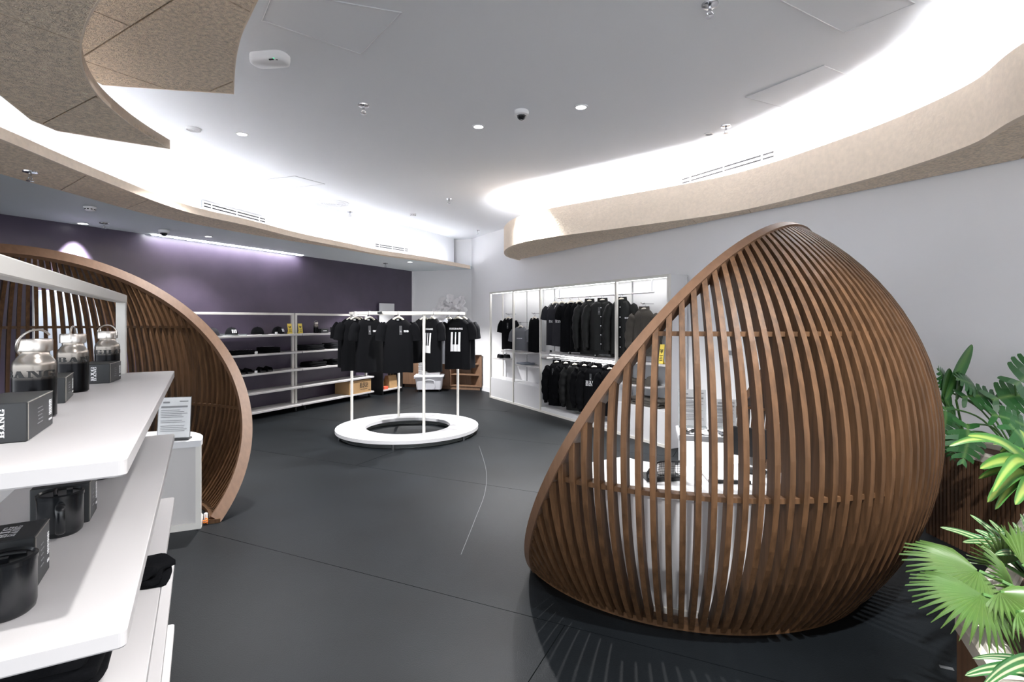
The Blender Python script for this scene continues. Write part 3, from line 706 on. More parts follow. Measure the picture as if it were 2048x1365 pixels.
# --- goods on the dark-wall units
def on_unit(px, h, dep=.2, corner=f1):      # point on a shelf at image column px, `dep` behind the front edge
    o = V(corner.x, corner.y, 0) - in2 * dep; k = (px - CX) / F; s = (k * o.y - o.x) / (d2.x - k * d2.y); q = o + d2 * s; return V(q.x, q.y, h)
def make_cap(label, loc, rz, m=BLACK, letters=True):
    t = thing('baseball_cap', label, 'cap', loc, rz, 'caps on the top shelf'); n, k = 20, 8; mb = MB(); vs = []
    for j in range(k + 1):
        a = math.pi / 2 * j / k
        for i in range(n): b = 2 * math.pi * i / n; vs.append(V(.088 * math.cos(a) ** .8 * math.cos(b), .098 * math.cos(a) ** .8 * math.sin(b), .008 + .115 * math.sin(a)) if j < k else V(.001 * math.cos(b), .001 * math.sin(b), .123))
    mb.add(vs, [(j * n + i, j * n + (i + 1) % n, (j + 1) * n + (i + 1) % n, (j + 1) * n + i) for j in range(k) for i in range(n)]).build('crown', m, t, True)
    mb = MB(); A = [R(-65 + 130 * i / 14) for i in range(15)]
    for dz in (0, -.004):
        mb.ribbon([V(.075 * math.sin(a), -.085 * math.cos(a), .014 + dz) for a in A], [V(.088 * math.sin(a), -.085 * math.cos(a) - .075 * math.cos(a * 1.1), .008 + dz - .012 * abs(math.sin(a))) for a in A])
    for q in mb.v: q.z = max(.001, q.z)
    mb.build('brim', m, t, True); MB().lathe([(.008, .122), (.006, .127), (.0001, .128)], 10).build('button', m, t)
    if letters:
        ps = [rc(-.036, 0, -.018, .05), rc(-.010, 0, .004, .05), rc(.012, 0, .032, .05)]
        flatprint('emblem', ps, lambda x, z: V(x, -.101 * math.cos(math.asin(min(1, (z + .03) / .115))) ** .8 * (1 - (x / .088) ** 2) ** .5 - .003, .038 + z), INKW, t)
    return t
FR = math.atan2(-in2.y, -in2.x) + math.pi / 2 + math.pi      # items face the room
FR = math.atan2(in2.x, -in2.y)
make_cap('charcoal cap with white emblem on a small clear stand, top shelf', on_unit(463, 1.313), FR - R(10), CHAR)
make_cap('plain black cap between two emblem caps, top shelf', on_unit(515, 1.313), FR + R(60), BLACK, False)
make_cap('black cap with white emblem beside the yellow notice, top shelf', on_unit(556, 1.313), FR + R(25), BLACK)
make_cap('dark cap half hidden by the slatted pod rim, top shelf', on_unit(424, 1.313), FR + R(20), NAVY, False)
t = thing('cap_stand', 'small clear stand around the charcoal cap', 'stand', on_unit(463, 1.31), FR)
MB().box((0, -.185, .012), (.24, .004, .024)).build('front_bar', CLEAR, t); MB().box((0, .12, .02), (.24, .004, .04)).build('back_bar', CLEAR, t)
for s in (-1, 1): MB().box((s * .12, -.033, .012), (.004, .30, .024)).build('side_bar', CLEAR, t)
def notice(label, p, rz, w=.115, h=.17):
    t = thing('yellow_notice', label, 'sign', p, rz, 'yellow notices'); M = Matrix.Rotation(R(-8), 4, 'X')
    card = MB().box((0, 0, h / 2 + .004), (w, .004, h)); card.v = [M @ q for q in card.v]; card.build('card', YEL, t)
    mb = MB(); y = -.0028
    for sg in (-1, 1): mb.box((sg * w * .13, y, h * .66), (w * .2, .001, h * .12)); mb.box((sg * w * .2, y, h * .74), (w * .2, .001, h * .05))
    mb.box((0, y, h * .575), (w * .16, .001, h * .06))
    for i, q in enumerate((.7, .5, .6, .66)): mb.box((0, y, h * (.44 - .085 * i)), (w * q, .001, h * .032))
    mb.v = [M @ q for q in mb.v]; mb.build('print', INKB, t)
    MB().box((0, .03, .05), (.05, .003, .11), 0, Matrix.Rotation(R(20), 4, 'X')).build('easel_leg', YEL, t); 
    return t
notice('yellow notice card beside the black emblem cap', on_unit(581, 1.312, .16), FR + R(14)); notice('yellow notice card at the bottle end of the shelving', on_unit(602, 1.312, .16, e2), FR + R(14))
folded('folded black tee with scattered white print, beside the slatted pod', on_unit(478, 1.016), URZ, .40, .30, .06, BLACK, prt=([rc(-.15 + .05 * (i % 7), -.08 + .045 * (i // 7), -.12 + .05 * (i % 7) - .012 * (i % 3), -.06 + .045 * (i // 7)) for i in range(26)], 0), layers=2, seed=2)
folded('folded black tee with white block lettering, under the emblem caps', on_unit(537, 1.016), URZ, .30, .28, .09, BLACK, prt=([rc(-.09, -.03, .10, .05)], 0), layers=3, seed=3)
folded('folded charcoal hoodie on the shelf below the steel bottle', on_unit(622, 1.016, .2, e2), URZ, .42, .30, .09, CHAR, layers=3, seed=4, ragged=.4)
folded('folded charcoal sweatshirt beside the folded hoodie', on_unit(664, 1.016, .2, e2), URZ, .30, .3, .10, CHAR, layers=3, seed=6, ragged=.3)
folded('folded black trousers with white mark, third shelf under the hoodie', on_unit(627, .718, .2, e2), URZ, .42, .30, .08, BLACK, prt=([rc(-.04, -.03, .10, .0)], 0), layers=2, seed=7, ragged=.3)
folded('folded black shorts with white mark beside the folded trousers', on_unit(667, .718, .2, e2), URZ, .30, .28, .09, BLACK, prt=([rc(-.05, -.03, .05, .01)], 0), layers=3, seed=8, ragged=.3)
def sandal(label, p, rz):
    t = thing('slide_sandal', label, 'sandal', p, rz, 'black slide sandals'); prof = [(-.045, -.13), (-.05, -.06), (-.04, .04), (-.042, .11), (-.02, .135), (.02, .135), (.042, .11), (.04, .04), (.05, -.06), (.045, -.13), (.02, -.145), (-.02, -.145)]
    MB().prism(prof, .001, .028).build('sole', DARKP, t); A = [math.pi * i / 12 for i in range(13)]; mb = MB()
    for r, s in ((1, 1), (.93, -1)): mb.ribbon([V(-.052 * r * math.cos(a), -.12, .018 + .058 * r * math.sin(a)) for a in A], [V(-.052 * r * math.cos(a), -.02, .018 + .072 * r * math.sin(a)) for a in A])
    mb.build('strap', BLACK, t, True); flatprint('emblem', [rc(-.02, -.1, .02, -.05)], lambda x, y: V(x, y, .084 + (y + .02) * .14), INKW, t)
for px, dd, lb, a in ((475, .17, 'black slide sandal of the pair touching the pod rim, inner one', 0), (488.5, .17, 'black slide sandal of the pair touching the pod rim, outer one', 3), (516, .17, 'black slide sandal of the complete pair, angled one', -4), (530, .17, 'black slide sandal of the complete pair, straight one', 0)):
    sandal(lb, on_unit(px, .718, dd), FR + R(a))
t, hd = make_bottle('steel-and-black bottle on the shelving by the dark wall', 'BIGBANG', R(-90)); t.location = on_unit(632, 1.312, .2, e2)
def gift(label, p, rz, w, d, h, emb):
    t = thing('gift_box', label, 'box', p, rz, 'small boxes by the bottle'); MB().bbox((0, 0, h / 2), (w, d, h), .002).build('carton', BOXB, t)
    if emb: MB().tube([V(.02 + .025 * math.cos(a), -d / 2 - .001, h / 2 + .025 * math.sin(a)) for a in [k * math.pi / 10 for k in range(20)]], .003, 6, True).build('emblem_ring', mat('gold_print', (.6, .42, .14), .4), t)
    else: MB().box((0, -d / 2 - .0005, h * .5), (w * .5, .001, h * .12)).build('lettering', PAPER, t)
gift('flat black box with pale lettering beside the steel bottle', on_unit(645, 1.312, .2, e2), URZ, .18, .12, .075, False); gift('black box with gold ring emblem', on_unit(671, 1.312, .2, e2), URZ, .15, .12, .10, True)
for px, h, cr in ((513, 1.016, f1), (553, 1.312, f1), (512.5, .718, f1)):
    q = on_unit(px, h, .04, cr); t = thing('price_stand', 'tiny clear price stand at the shelf edge' if h > 1.2 else ('tiny clear price stand before the folded tees' if h > 1 else 'tiny clear price stand between the sandals'), 'price tag', q, FR, 'price stands')
    MB().box((0, 0, .0015), (.05, .03, .003)).build('foot', CLEAR, t); MB().box((0, .006, .022), (.05, .003, .038)).build('plate', PAPER, t)
# cardboard box on the bottom shelf
q = e2 - d2 * .385 - in2 * .20; q = V(q.x, q.y, .12); t = thing('cardboard_box', 'brown cardboard box with black block lettering on the bottom shelf', 'box', q, URZ)
MB().bbox((0, 0, .125), (.62, .36, .25), .003).build('carton', KRAFT, t); MB().box((0, 0, .2508), (.62, .05, .001)).build('tape', mat('packing_tape', (.5, .34, .18), .3), t)
ps, hh = bigbang_polys(.24); flatprint('lettering', ps, lambda x, z: V(.10 + x, -.181, .10 + z * .8), INKB, t, False)
mb = MB(); mb.box((.10, -.1805, .07), (.2, .001, .008)).box((.26, -.1805, .04), (.07, .001, .012)).build('small_print', INKB, t)

# --- back corner: low black-sided rack, white board, wooden cabinet, bins, orchids
q = at(772, 786, 0); t = thing('low_shelf', 'low black-sided shelf with paper bags in the back corner', 'shelf', (q.x + .0, q.y - .02, 0), URZ)
MB().box((0, 0, .09), (.62, .36, .025)).build('shelf', SHELF, t); MB().box((0, 0, .50), (.62, .36, .025)).build('shelf', SHELF, t)
for s in (-1, 1): MB().box((s * .32, 0, .26), (.02, .38, .52)).build('side_panel', DARKP, t)
t0 = t
def bag(label, p, rz, w, d, h):
    t = thing('paper_bag', label, 'bag', p, rz, 'kraft bags'); mb = MB(); P = rrect(w, d, .01, 2); n = len(P)
    mb.add([V(x, y, 0) for x, y in P] + [V(x * 1.03, y * .9, h * .6) for x, y in P] + [V(x * 1.05, y * .55, h) for x, y in P], [tuple(range(n - 1, -1, -1))] + [(a * n + i, a * n + (i + 1) % n, (a + 1) * n + (i + 1) % n, (a + 1) * n + i) for a in (0, 1) for i in range(n)]).build('bag', KRAFT, t)
    for s in (-1, 1): MB().tube(smooth_path([V(-w * .2, s * d * .2, h), V(-w * .15, s * d * .2, h + .07), V(w * .15, s * d * .2, h + .07), V(w * .2, s * d * .2, h)], 5), .003, 6).build('handle', KRAFT, t)
M0 = Matrix.Translation(Vector(t0.location)) @ Matrix.Rotation(t0.rotation_euler.z, 4, 'Z')
bag('kraft paper bag on the low shelf, the larger one', M0 @ V(.12, -.03, .103), t0.rotation_euler.z, .26, .16, .26); bag('kraft paper bag on the low shelf, tucked at the side', M0 @ V(-.14, .05, .103), t0.rotation_euler.z + .2, .2, .12, .2)
tag(MB().bbox((0, 0, .03), (.13, .09, .06), .006).build('red_packet', RED), 'small red packet on the low shelf beside the bags', 'packet'); bpy.data.objects['red_packet'].location = M0 @ V(-.16, -.10, .103); bpy.data.objects['red_packet'].rotation_euler = (0, 0, t0.rotation_euler.z)
q = at(770, 781, 0); bd = thing('display_board', 'plain white board on two white posts behind the shirt rack', 'board', ((DCOR + v_d * dwall(770) + n_d * .05).x, (DCOR + v_d * dwall(770) + n_d * .05).y, 0), math.atan2(v_d.y, v_d.x))
MB().bbox((0, 0, 1.52), (.50, .03, .78), .004).build('panel', LAM, bd)
for s in (-1, 1): MB().bbox((s * .23, -.0, .57), (.035, .03, 1.12), .003).build('post', FRAME, bd); MB().bbox((s * .23, 0, .012), (.05, .06, .024), .003).build('foot', FRAME, bd)
# wooden cabinet along the short wall
cA = at(969, 781.5, 0); cA = V(cA.x, cA.y, 0); cA = cA + n_r * (.035 - (cA - COR).dot(n_r))           # front right corner, 35 mm off the wall
cl_ = V(-nb.x, -nb.y, 0); cb_ = nbk                                                                     # along the front to the left, and to the back
cLen = ((DCOR - cA).dot(n_d) + .035) / cl_.dot(n_d); cDep = (DCOR - cA).dot(cb_) - .02
def CP(a, d): return cA + cl_ * a + cb_ * d
def wl_(d): k = -u_r; return d * (k.dot(cl_) / k.dot(cb_))                                              # right wall drift per depth
def ll_(d): return cLen + d * (v_d.dot(cl_) / v_d.dot(cb_))                                             # left wall drift per depth
crz = math.atan2(-cl_.y, -cl_.x)
t = thing('wooden_cabinet', 'low brown wooden cabinet with open shelves under the orchids', 'cabinet', (0, 0, 0))
def cprism(pts, z0, z1, name, m, par=None): return MB().prism([(CP(*q).x, CP(*q).y) for q in pts], z0, z1).build(name, m, par or t)
def full(d0, d1): return [(wl_(d0), d0), (ll_(d0), d0), (ll_(d1), d1), (wl_(d1), d1)]
D_ = .30
cprism([(wl_(.03) + .02, .03), (ll_(.03) - .02, .03), (ll_(D_) - .02, D_), (wl_(D_) + .02, D_)], .0, .07, 'plinth', CABW)
cprism([(wl_(D_) + .01, D_), (ll_(D_) - .01, D_), (ll_(D_ + .02) - .01, D_ + .02), (wl_(D_ + .02) + .01, D_ + .02)], .07, .782, 'back_panel', CABW)
cprism([(.0, .0), (.05, .0), (wl_(D_) + .05, D_), (wl_(D_), D_)], .07, .782, 'side_panel', CABW)
for a_ in (.74, 1.30, cLen - .04): cprism([(a_, .0), (a_ + .03, .0), (a_ + .03, D_), (a_, D_)], .07, .782, 'side_panel', CABW)
for z in (.07, .32, .56): cprism([(.05, .015), (.74, .015), (.74, D_), (wl_(D_) + .05, D_)], z, z + .022, 'shelf', CABW)
for a0, a1 in ((.775, 1.325), (1.335, cLen - .01)):
    o = cprism([(a0, -.02), (a1, -.02), (a1, -.002), (a0, -.002)], .08, .775, 'door', CABW); p_ = CP(a0 + .07, -.03)
    MB().tube([V(p_.x, p_.y, .5), V(p_.x, p_.y, .62)], .006, 8).build('handle', CHROME, o)
cprism([(.004, -.03), (cLen - .004, -.03), (ll_(cDep), cDep), (wl_(cDep), cDep)], .782, .8178, 'top', LAM)
# plastic storage bin with a stack of white trays
q = at(858, 783, 0); bn = thing('storage_bin', 'pale grey lidded plastic bin on casters', 'bin', (q.x, q.y + .07, 0), R(4))
mb = MB(); P = rrect(.60, .40, .05, 4); n = len(P); mb.add([V(x * .88, y * .88, .05) for x, y in P] + [V(x, y, .33) for x, y in P], [tuple(range(n - 1, -1, -1)), tuple(range(n, 2 * n))] + [(i, (i + 1) % n, n + (i + 1) % n, n + i) for i in range(n)]).build('tub', BIN, bn, 35)
rslab(.64, .44, .05, [(0, .315), (0, .34), (.01, .352), (.04, .355)]).build('lid', BIN, bn, 35)
MB().tube(smooth_path([V(-.12, -.186, .08), V(-.12, -.192, .2), V(-.07, -.198, .25), V(.07, -.198, .25), V(.12, -.192, .2), V(.12, -.186, .08)], 5), .012, 8).build('moulded_arch', BIN, bn, True)
for s in (-1, 1):
    MB().box((s * .315, 0, .30), (.03, .10, .07)).build('latch', DARKP if s > 0 else BIN, bn)
    for y in (-1, 1): o = MB().tube([V(-.01, 0, .022), V(.01, 0, .022)], .022, 12).box((0, 0, .05), (.03, .03, .02)).build('caster', DARKP, bn); o.location = (s * .22, y * .13, 0)
tm = rslab(.46, .34, .03, [(.02, 0), (.006, .004), (0, .017), (.0, .019), (.014, .019), (.02, .006)]).mesh('tray', WPL, 35)
for i in range(24):
    o = link('stacking_tray', tm); o.location = (q.x - .0, q.y + .08, .357 + i * .0285); o.rotation_euler = (0, 0, R(4 + random.uniform(-1, 1))); tag(o, 'shallow white tray in the tall stack on the plastic bin', 'tray', 'stacked white trays')
# orchids
k_ = (897 - CX) / F; o_ = CP(0, .18); a_ = (k_ * o_.y - o_.x) / (cl_.x - k_ * cl_.y); base = CP(a_, .18); base = V(base.x, base.y, .8178); t = thing('potted_orchid', 'tall white orchids in a pot on the wooden cabinet', 'plant', base)
MB().lathe([(.0001, 0), (.11, 0), (.16, .16), (.165, .2), (.15, .2), (.145, .17), (.0001, .17)], 28).build('pot', WPL, t, 35)
def leafmesh(path, wid, up=V(0, 0, 1), fold=.15, prof=None, n=3):
    mb = MB(); N = len(path); vs = []; uv = []
    for i, p in enumerate(path):
        tgt = (path[min(N - 1, i + 1)] - path[max(0, i - 1)]).normalized(); s = tgt.cross(up)
        if s.length < .05: s = tgt.cross(V(1, 0, 0))
        s.normalize(); nr = s.cross(tgt).normalized(); t_ = i / (N - 1); w = wid * (prof(t_) if prof else math.sin(math.pi * min(1, t_ * .92 + .06)) ** .8)
        for k in range(-n, n + 1): x = k / n; vs.append(p + s * x * w / 2 + nr * (abs(x) * fold * w)); uv.append((.5 + x / 2, t_))
    m = 2 * n + 1; mb.add(vs, [(i * m + k, i * m + k + 1, (i + 1) * m + k + 1, (i + 1) * m + k) for i in range(N - 1) for k in range(m - 1)]); mb.uv = uv; return mb
def flower_mesh():
    mb = MB()
    for k in range(5):
        a = 2 * math.pi * k / 5 + math.pi / 2; w = .034 if k in (1, 4) else .024; c, s = math.cos(a), math.sin(a); L = .046
        vs = [V(0, 0, 0)] + [V(c * L * r - s * w * x, .006 * r * r + .003 * abs(x), s * L * r + c * w * x) for r, x in ((.35, -.6), (.75, -.8), (1, -.25), (1, .25), (.75, .8), (.35, .6))]
        mb.add([q - V(0, 0, 0) for q in vs], [(0, 1, 2, 3, 4, 5, 6)])
    mb.add([V(-.008, -.008, -.012), V(.008, -.008, -.012), V(.006, -.014, .004), V(-.006, -.014, .004)], [(0, 1, 2, 3)]); return mb.mesh('flower', PETAL)
FM = flower_mesh(); rnd = random.Random(3)
for i, (dx, top, bend) in enumerate(((-.16, .85, -.18), (-.10, 1.05, -.18), (-.06, 1.20, -.12), (.06, 1.26, -.02), (.16, 1.16, .06), (.30, 1.22, .06), (-.14, .68, -.2), (.10, .85, .10), (.30, .98, .08), (.02, 1.0, -.06))):
    pts = smooth_path([V(dx * .2, 0, .17), V(dx * .7, -.04, top * .6), V(dx, -.06, top * .92), V(dx + bend * .4, -.12, top), V(dx + bend * .9, -.18, top * .86)], 5)
    st = MB().tube(pts, .004, 5).build('flower_stem', STEM, t)
    for k in range(15):
        q = pts[int(len(pts) * (.34 + .65 * k / 15))]
        o = link('flower', FM, t); o.location = q + V(rnd.uniform(-.03, .03), -.02 + rnd.uniform(-.02, .01), rnd.uniform(-.02, .02)); o.rotation_euler = (R(rnd.uniform(-55, -15)), R(rnd.uniform(-20, 20)), R(rnd.uniform(-40, 40))); s = rnd.uniform(1.2, 1.65); o.scale = (s, s, s)
for i in range(7):
    a = i * 2 * math.pi / 7; leafmesh(smooth_path([V(0, 0, .17), V(.1 * math.cos(a), .1 * math.sin(a), .26), V(.22 * math.cos(a), .22 * math.sin(a), .22)], 4), .07).build('leaf', LMON, t, True)

# ------------------------------------------------------------------ garments
def hanger(label, loc, rz, group, w=.13, hook=0):
    """hook = world direction of the hook's plane, across the rail"""
    t = thing('coat_hanger', label, 'hanger', loc, rz, group)
    hk = MB().tube([V(-.021, 0, -.032), V(-.0205, 0, -.008), V(-.016, 0, -.0005), V(0, 0, .001), V(.016, 0, -.0005), V(.0205, 0, -.008), V(.0205, 0, -.040), V(.012, 0, -.050), V(0, 0, -.056), V(0, 0, -.072)], .0028, 6).build('hook', CHROME, t, True)
    hk.rotation_euler = (0, 0, hook - rz)
    arm = smooth_path([V(-w, .004, -.152), V(-w * .55, .002, -.112), V(-.02, 0, -.076), V(.02, 0, -.076), V(w * .55, .002, -.112), V(w, .004, -.152)], 4)
    MB().tube(arm, .012, 8).build('arm', HANG, t, True); MB().tube([V(-w * .95, .004, -.152), V(w * .95, .004, -.152)], .005, 6).build('crossbar', HANG, t, True)
    return t
def shirt_core(w, L, dep, seed, flare, wave):
    """half-width and depth by height below the shoulder, plus a front-surface function"""
    top = -.088
    def half(z):                           # z from top-L (hem) .. top
        d = top - z                        # depth below neck
        if d < .075: return .075 + (w * .92 - .075) * (d / .075) ** .75
        k = (d - .075) / (L - .075); return w * (.92 + .08 * min(1, k * 5) + flare * k)
    def thick(z):
        d = top - z
        if d < .075: return .035 + .02 * d / .075
        k = (d - .075) / (L - .075); return .055 + (dep - .055) * min(1, k * 2.2)
    def fold(x, z, side):
        k = max(0, (top - z - .12) / (L - .12)); return wave * k * (math.sin(x * 34 + seed + side) * .6 + math.sin(x * 71 + seed * 2.3 + z * 3) * .35)
    def front(x, z, side=-1):
        a, b = half(z), thick(z); q = max(0, 1 - min(1, abs(x) / a) ** 2.6); return side * b * q ** .5 + fold(x, z, side)
    return top, half, thick, front
def garment(name, label, cat, loc, rz, m, kind='tee', w=.22, L=.66, dep=.075, group=None, seed=0, flare=.04, wave=.012, prints=(), tagged=False, m2=None, shift=0):
    t = thing(name, label, cat, loc, rz, group); top, half, thick, front = shirt_core(w, L, dep, seed, flare, wave); rnd = random.Random(seed)
    N, K = 36, 18; vs = []
    zs = [top - L + L * (j / K) for j in range(K - 2)] + [top - .075, top - .05, top - .025, top - .008]
    zs = sorted(set(round(z, 4) for z in zs)); K = len(zs)
    for j, z in enumerate(zs):
        a, b = half(z), thick(z)
        for i in range(N):
            an = 2 * math.pi * i / N; c, s = math.cos(an), math.sin(an); x = a * math.copysign(abs(c) ** .8, c); y = front(x, z, 1 if s >= 0 else -1) if abs(s) > 1e-6 else 0
            dz = .006 * math.sin(x * 20 + seed) if j == 0 else 0
            vs.append(V(x, y, z + dz - (.03 * max(0, 1 - abs(x) / .08) if (j == K - 1 and s < 0 and kind != 'back') else 0)))
    fs = [(j * N + i, j * N + (i + 1) % N, (j + 1) * N + (i + 1) % N, (j + 1) * N + i) for j in range(K - 1) for i in range(N)]
    MB().add(vs, fs).build('body', m, t, 70)
    # collar
    cm = m2 or m; rr = [V(.08 * math.cos(a), .042 * math.sin(a), top - .006 - (.026 if math.sin(a) < 0 else 0) * abs(math.sin(a))) for a in [2 * math.pi * k / 20 for k in range(20)]]
    if kind in ('jacket', 'hoodie'):
        mb = MB(); n = 20; up = [V(q.x * .92, q.y * 1.02, q.z + .05 - .012 * (q.y < -.03)) for q in rr]; mb.add(rr + up, [(i, (i + 1) % n, n + (i + 1) % n, n + i) for i in range(n)])
        if kind == 'hoodie': mb.tube(smooth_path([V(-.09, -.02, top), V(-.07, .05, top + .03), V(0, .09, top + .035), V(.07, .05, top + .03), V(.09, -.02, top)], 5), .03, 8)
        mb.build('collar', cm, t, 60)
    else: MB().tube(rr, .006, 6, True).build('collar', cm, t, True)
    # sleeves
    if kind != 'tank':
        long = kind in ('jacket', 'hoodie')
        for s in (-1, 1):
            x0 = w * .86
            if long: P = [V(s * x0, 0, top - .075), V(s * (x0 + .05), -.01, top - .16), V(s * (x0 + .075), -.02, top - .32), V(s * (x0 + .07), -.03, top - .48), V(s * (x0 + .055), -.035, top - L + .04)]; rad = [.062, .072, .066, .06, .042]
            else: P = [V(s * x0, 0, top - .075), V(s * (x0 + .035), 0, top - .13), V(s * (x0 + .055), -.005, top - .20), V(s * (x0 + .068), -.01, top - .275)]; rad = [.06, .07, .066, .062]
            mb = MB(); pp = smooth_path(P, 4); n = 14; vs = []
            for i, p in enumerate(pp):
                f = i / (len(pp) - 1) * (len(rad) - 1); k = min(int(f), len(rad) - 2); r = rad[k] + (rad[k + 1] - rad[k]) * (f - k)
                tg = (pp[min(i + 1, len(pp) - 1)] - pp[max(0, i - 1)]).normalized(); u = V(0, 1, 0); wv = tg.cross(u).normalized()
                wr = (.007 * math.sin(i * 1.9 + seed) if long else .002 * math.sin(i + seed))
                for q in range(n): a = 2 * math.pi * q / n; vs.append(p + u * math.sin(a) * (r * .62 + wr) + wv * math.cos(a) * (r + wr))
            fs = [(i * n + q, i * n + (q + 1) % n, (i + 1) * n + (q + 1) % n, (i + 1) * n + q) for i in range(len(pp) - 1) for q in range(n)] + [tuple((len(pp) - 1) * n + q for q in range(n))]
            o = mb.add(vs, fs).build('sleeve', m2 if (m2 and kind == 'raglan') else m, t, 70)
            if long: e = P[-1]; MB().tube([e + V(0, 0, .01), e - V(0, 0, .04)], [.042, .038], 12, flat=.7).build('cuff', m, o, 60)
    if kind == 'jacket':
        MB().tube([V(0, front(0, z) - .003, z) for z in [top - .04 - (L - .06) * k / 12 for k in range(13)]], .007, 6).build('placket', m, t, True)
        for k in range(5): z = top - .10 - k * (L - .2) / 4; MB().tube([V(0, front(0, z) - .008, z), V(0, front(0, z) - .013, z)], .006, 8).build('snap', CHROME, t)
        n = 36; zb = top - L
        mb = MB(); ring = [V(half(zb) * .97 * math.cos(a), thick(zb) * .95 * math.sin(a), zb + .012) for a in [2 * math.pi * k / n for k in range(n)]]; mb.add(ring + [q * 1 - V(0, 0, .055) for q in ring], [(i, (i + 1) % n, n + (i + 1) % n, n + i) for i in range(n)]); mb.build('waistband', m, t, 60)
    if kind == 'raglan':
        for s in (-1, 1): MB().tube([V(s * x, front(s * x, z) - .002, z) for x, z in ((.07, top - .01), (.10, top - .06), (.14, top - .12), (.185, top - .19))], .004, 5).build('piping', INKW, t)
    for pr in prints:
        k = pr[0]
        if k == 'logo': ps, hh = bigbang_polys(pr[1]); cx_, cz = pr[2], top - pr[3]; flatprint('lettering', ps, lambda x, z: V(x + cx_, front(x + cx_, z + cz) - .004, z + cz), INKW, t)
        elif k == 'mark': ps, hh = fit_word('BB', pr[1]); cx_, cz = pr[2], top - pr[3]; flatprint('chest_mark', ps + [rc(-pr[1] * .62, hh * .1, -pr[1] * .5, hh * .3), rc(-pr[1] * .62, hh * .7, -pr[1] * .5, hh * .9)], lambda x, z: V(x + cx_, front(x + cx_, z + cz) - .004, z + cz), INKW, t)
        elif k == 'bar': cx_, cz = pr[2], top - pr[3]; flatprint('chest_line', [rc(-pr[1] / 2 + i * pr[1] / 8, 0, -pr[1] / 2 + (i + .7) * pr[1] / 8, .014) for i in range(8)], lambda x, z: V(x + cx_, front(x + cx_, z + cz) - .004, z + cz), INKW, t)
        elif k == 'keys':
            ps, hh = fit_word('BIGBANG', .19); cz = top - .145; flatprint('lettering', ps, lambda x, z: V(x, front(x, z + cz) - .004, z + cz), INKW, t)
            kw = .047; keys = []
            for i in range(3):
                x0 = (i - 1.5) * kw + .002; x1 = x0 + kw - .004; xl = x0 + (.013 if i > 0 else 0); xr = x1 - (.013 if i < 2 else 0)
                keys += [rc(xl, .09, xr, .25), rc(x0, 0, x1, .09)]
            c2 = top - .43; flatprint('piano_keys', keys, lambda x, z: V(x, front(x, z + c2) - .004, z + c2), INKW, t)
    if tagged:
        z1, z0 = top - .09, top - .20; x0 = tagged if isinstance(tagged, float) else .01
        MB().add([V(x0 + x, front(x0 + x, z) - .006, z) for x, z in ((-.016, z0), (.016, z0), (.016, z1), (-.016, z1))], [(0, 1, 2, 3)]).build('hang_tag', TAGM, t)
        MB().add([V(x0 + x, front(x0 + x, z) - .0068, z) for x, z in ((-.008, z0 + .03), (.008, z0 + .03), (.008, z0 + .05), (-.008, z0 + .05))], [(0, 1, 2, 3)]).build('tag_print', INKG, t)
        MB().box((0, front(0, top - .035, 1) - .012, top - .018), (.03, .002, .014)).build('neck_label', PAPER, t)
    return t

# ------------------------------------------------------------------ round rack
RC = V(-1.425, 7.28, 0); RO, RI, RR = .958, .57, .765; RH = 1.635
rk = thing('round_rack', 'white round garment rack on a ring-shaped base', 'clothes rack', RC)
def ring_mesh(r0, r1, z0, z1, n=72):
    vs = []
    for i in range(n):
        a = 2 * math.pi * i / n; c, s = math.cos(a), math.sin(a); vs += [V(r1 * c, r1 * s, z0), V(r1 * c, r1 * s, z1), V(r0 * c, r0 * s, z1), V(r0 * c, r0 * s, z0)]
    return MB().add(vs, [(4 * i + a, 4 * ((i + 1) % n) + a, 4 * ((i + 1) % n) + (a + 1) % 4, 4 * i + (a + 1) % 4) for i in range(n) for a in range(4)])
ring_mesh(RI, RO, .058, .10).build('base_ring', LAM, rk, 35); ring_mesh(RO - .08, RO - .05, .002, .058).build('clear_skirt', CLEAR, rk, 35); ring_mesh(RI + .06, RI + .08, .002, .058).build('inner_skirt', CLEAR, rk, 35)
PA = [R(a) for a in (197, 296, 30, 112)]
for a in PA: MB().tube([V(RR * math.cos(a) * .97, RR * math.sin(a) * .97, .1), V(RR * math.cos(a) * .97, RR * math.sin(a) * .97, RH)], .018, 12).build('post', FRAME, rk, True)
ring_mesh(RR - .014, RR + .014, RH - .018, RH + .018).build('top_rail', FRAME, rk, 35)
for i in range(6): a = R(30 + 60 * i); MB().tube([V((RO - .03) * math.cos(a), (RO - .03) * math.sin(a), 0), V((RO - .03) * math.cos(a), (RO - .03) * math.sin(a), .058)], .016, 10).build('foot', CHROME, rk, True)
MB().box((-.20, -.765, RH), (.05, .035, .03)).build('price_clip', DARKP, rk)
def ringpt(px, near=True):
    k = (px - CX) / F; A = 1 + k * k; B = -2 * (k * RC.x + RC.y); D = RC.x ** 2 + RC.y ** 2 - RR ** 2; q = max(0, B * B - 4 * A * D); z = (-B + (-1 if near else 1) * q ** .5) / (2 * A); return V(k * z, z, RH + .018)
G = 'tees on the round rack'
mk = [('mark', .055, .09, .17)]
